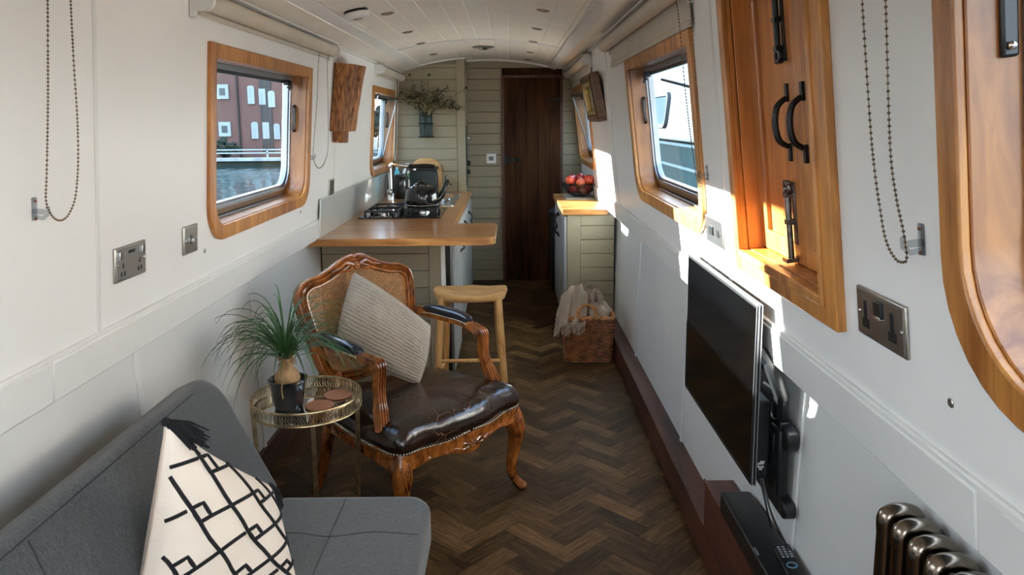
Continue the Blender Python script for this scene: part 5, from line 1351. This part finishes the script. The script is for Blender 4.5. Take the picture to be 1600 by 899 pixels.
bd = thing('brick_warehouse', 'red brick canal warehouse with white windows seen through the left window', 'building', loc=(-11.7, 30, .1))
b = B(); b.box(-9, 2.8, 0, 8, 0, 9); obj('wall', b, 'brick', bd)
b = B(); b.prism([(-9.2, 9), (3.2, 9), (-3, 12)], -.2, 8.2, lambda p, y: (p[0], y, p[1])); obj('roof', b, 'boatb', bd)
def bwin(px0, px1, py0, py1, dark=False, arch=False):
    D = 30; X0, X1 = (px0-797)/1177*D*1.01+12, (px1-797)/1177*D*1.01+12; Z1, Z0_ = 1.5+(188-py0)/1177*D-.1, 1.5+(188-py1)/1177*D-.1
    b = B(); n_ = 6
    lp = [(X0, Z0_), (X1, Z0_)]+([(X1, Z1-.08)]+[((X0+X1)/2+(X1-X0)/2*cos(a_), Z1-.08+.08*sin(a_)) for a_ in [PI*k/n_ for k in range(1, n_)]]+[(X0, Z1-.08)] if arch else [(X1, Z1), (X0, Z1)])
    b.prism(lp, -.06, .02, lambda p, y: (p[0], y, p[1])); wn_ = obj('window', b, 'whitew', bd)
    if dark:
        f_ = .26; b = B(); b.box(X0+(X1-X0)*f_, X1-(X1-X0)*f_, -.075, -.05, Z0_+(Z1-Z0_)*f_, Z1-(Z1-Z0_)*f_); obj('pane', b, 'darkgl', wn_)
    else:
        b = B()
        for k in range(1, 5): z = Z0_+(Z1-Z0_)*k/5; b.box(X0+.02, X1-.02, -.065, -.055, z-.008, z+.008)
        b.box((X0+X1)/2-.008, (X0+X1)/2+.008, -.065, -.055, Z0_+.03, Z1-.06); obj('glazing_bars', b, 'stone', wn_)
for dz in (0, -57, 57):
    bwin(340, 358, 130-dz, 152-dz, dark=True) if True else None
for px0, px1, py0, py1 in ((387, 397, 132, 160), (418, 428, 140, 165), (390, 400, 187, 213), (424, 433, 190, 214), (387, 397, 75, 103), (418, 428, 82, 108)): bwin(px0, px1, py0, py1, arch=True)
b = B(); b.box(1.92, 2.36, -.04, .02, .2, 6.5); obj('loading_bay', b, 'black', bd)
bwin(404, 414, 137, 161); bwin(407, 417, 188, 213)
b = B(); b.cyl((1.05, -.05, 0), (1.05, -.05, 8), .04, 8); obj('drainpipe', b, 'iron', bd)
def bush(name, c, r, n_, lab, cat, grp=None, trunk=0):
    rs = random.Random(hash(lab) % 999 if False else len(lab)*7+int(c[1]))
    t_ = thing(name, lab, cat, loc=(c[0], c[1], .1), group=grp)
    b = B()
    for k in range(n_):
        d_ = Vector((rs.gauss(0, 1), rs.gauss(0, 1), rs.gauss(0, 1))).normalized()*r*rs.uniform(.3, .95); p = Vector((d_.x, d_.y, trunk+r+d_.z*.9)); q_ = r*rs.uniform(.12, .26)
        b.ball(p, q_, 7, 5, (rs.uniform(.8, 1.3), 1, rs.uniform(.7, 1.1)))
    obj('foliage', b, 'hedge', t_)
    b = B(); b.tube([(0, 0, -.02), (.03, 0, trunk*.6+r*.4), (0, 0, trunk+r)], [.12*r+.03, .08*r+.02, .03], 8); obj('trunk', b, 'trunk', t_)
bush('round_shrub', (-11.95, 28.8), .50, 90, 'dark round shrub at the foot of the warehouse, left one', 'shrub', 'shrubs on the quay'); bush('round_shrub', (-10.80, 28.8), .45, 80, 'dark round shrub at the foot of the warehouse, nearer the loading bay', 'shrub', 'shrubs on the quay')
bush('bank_tree', (-10.4, 40.6), 1.5, 140, 'bushy tree to the right of the brick warehouse', 'tree', 'trees beyond the canal', 2.2)
bush('bank_tree', (-6.2, 36), .9, 90, 'low tree seen through the far left window', 'tree', 'trees beyond the canal', .3)
bush('bank_tree', (-4.2, 38), .8, 90, 'small tree beyond the quay at the far right of the bank', 'tree', 'trees beyond the canal', .3)
sb_ = thing('white_boat', 'white cabin boat with slate hull moored alongside on the right', 'boat', loc=(2.5, 12, 0))
b = B(); b.prism([(0, 1.12), (.0, .25), (.35, -.2), (2.6, -.2), (2.9, 1.12)], -9, 16, lambda p, y: (p[0], y, p[1])); obj('hull', b, 'boatb', sb_)
for z in (1.10, .78, .50):
    b = B(); b.box(-.05, .03, -9.02, 16.02, z, z+.045); obj('rubbing_strake', b, 'boatg', sb_, bev=.01)
b = B(); b.prism([(.12, 1.15), (.22, 2.05), (.55, 2.45), (2.4, 2.45), (2.75, 1.15)], -8, 15, lambda p, y: (p[0], y, p[1])); obj('cabin', b, 'boatw', sb_, bev=.05)
for k in range(6):
    y = -6+3.4*k
    b = B(); b.ring(rrect(y, y+1.5, 1.35, 1.95, .16, .16), rrect(y+.06, y+1.44, 1.41, 1.89, .12, .12), .06, .17, lambda p, x: (x+.11*(p[1]-1.15), p[0], p[1])); wq = obj('window', b, 'boatw', sb_)
    b = B(); b.prism(rrect(y+.06, y+1.44, 1.41, 1.89, .12, .12), .10, .12, lambda p, x: (x+.11*(p[1]-1.15), p[0], p[1])); obj('pane', b, 'boatg', wq)
b = B(); b.cyl((.5, -8, 2.7), (.5, 15, 2.7), .02, 8)
for k in range(8): b.cyl((.5, -8+3.28*k, 2.42), (.5, -8+3.28*k, 2.7), .015, 6)
obj('roof_rail', b, 'steel', sb_)
# exterior stay seen through window 3
b = B(); a0 = onwall('R', 3.62, 1.67, -.13).translation; a1 = onwall('R', 2.62, 1.50, -.30).translation
b.tube([a0, a1], .007, 8); tag(obj('window_stay', b, 'iron'), 'thin dark rod slanting outside the middle right window', 'stay rod')

# ------------------------------------------------------------------ light and camera
W = bpy.data.worlds.new('World'); bpy.context.scene.world = W; W.use_nodes = True; t = W.node_tree
bg = t.nodes['Background']; tc = N(t, 'ShaderNodeTexCoord'); sp_ = N(t, 'ShaderNodeSeparateXYZ'); L(t, tc.outputs['Generated'], sp_.inputs[0])
r = ramp(t, [(0, (.16, .19, .20)), (.49, (.30, .34, .36)), (.52, (.84, .93, 1.0)), (.75, (.50, .72, .98)), (1, (.34, .56, .92))])
mm = N(t, 'ShaderNodeMapRange'); mm.inputs['From Min'].default_value = -1; mm.inputs['From Max'].default_value = 1; L(t, sp_.outputs['Z'], mm.inputs['Value'])
cn_ = N(t, 'ShaderNodeTexNoise', Scale=3., Detail=5.); L(t, tc.outputs['Generated'], cn_.inputs['Vector']); cr_ = ramp(t, [(.45, (0, 0, 0)), (.62, (1, 1, 1))]); L(t, cn_.outputs[0], cr_.inputs[0])
L(t, mm.outputs[0], r.inputs[0]); mx = N(t, 'ShaderNodeMix', data_type='RGBA'); L(t, cr_.outputs[0], mx.inputs[0]); L(t, r.outputs[0], mx.inputs[6]); mx.inputs[7].default_value = (1, 1, 1, 1)
mg = N(t, 'ShaderNodeMix', data_type='RGBA'); gt = N(t, 'ShaderNodeMath', operation='GREATER_THAN'); L(t, sp_.outputs['Z'], gt.inputs[0]); gt.inputs[1].default_value = .0
L(t, gt.outputs[0], mg.inputs[0]); L(t, r.outputs[0], mg.inputs[6]); L(t, mx.outputs[2], mg.inputs[7]); L(t, mg.outputs[2], bg.inputs['Color'])
bg.inputs['Strength'].default_value = 3.7
sl_ = bpy.data.lights.new('sun', 'SUN'); sl_.energy = 45; sl_.angle = math.radians(.7); sl_.color = (1, .93, .84)
so_ = bpy.data.objects.new('sun', sl_); C.objects.link(so_); so_.rotation_euler = Vector((1, -.458, -.236)).to_track_quat('-Z', 'Y').to_euler(); so_.location = (-8, 6, 4)

cam = bpy.data.cameras.new('camera'); co = bpy.data.objects.new('camera', cam); C.objects.link(co)
rows3 = [[0.9999612, -0.0025203, -0.0084451], [-0.0087265, -0.1491205, -0.9887805], [0.0012327, 0.9888158, -0.1491367]]
right, down, fwd = rows3
co.matrix_world = Matrix(((right[0], -down[0], -fwd[0], 0), (right[1], -down[1], -fwd[1], 0), (right[2], -down[2], -fwd[2], 1.5), (0, 0, 0, 1)))
cam.sensor_width = 36; cam.lens = 36*1177/1600; cam.shift_y = -84/1600; cam.clip_start = .05; cam.clip_end = 300
bpy.context.scene.camera = co
sc_ = bpy.context.scene
sc_.view_settings.view_transform = 'Standard'; sc_.view_settings.look = 'None'; sc_.view_settings.gamma = 1; sc_.view_settings.use_curve_mapping = False
sc_.view_settings.exposure = 1.10
sc_.cycles.use_denoising = True; sc_.cycles.max_bounces = 10; sc_.cycles.diffuse_bounces = 6; sc_.cycles.transparent_max_bounces = 12
sc_.cycles.sample_clamp_indirect = 8; sc_.cycles.caustics_reflective = False; sc_.cycles.caustics_refractive = False
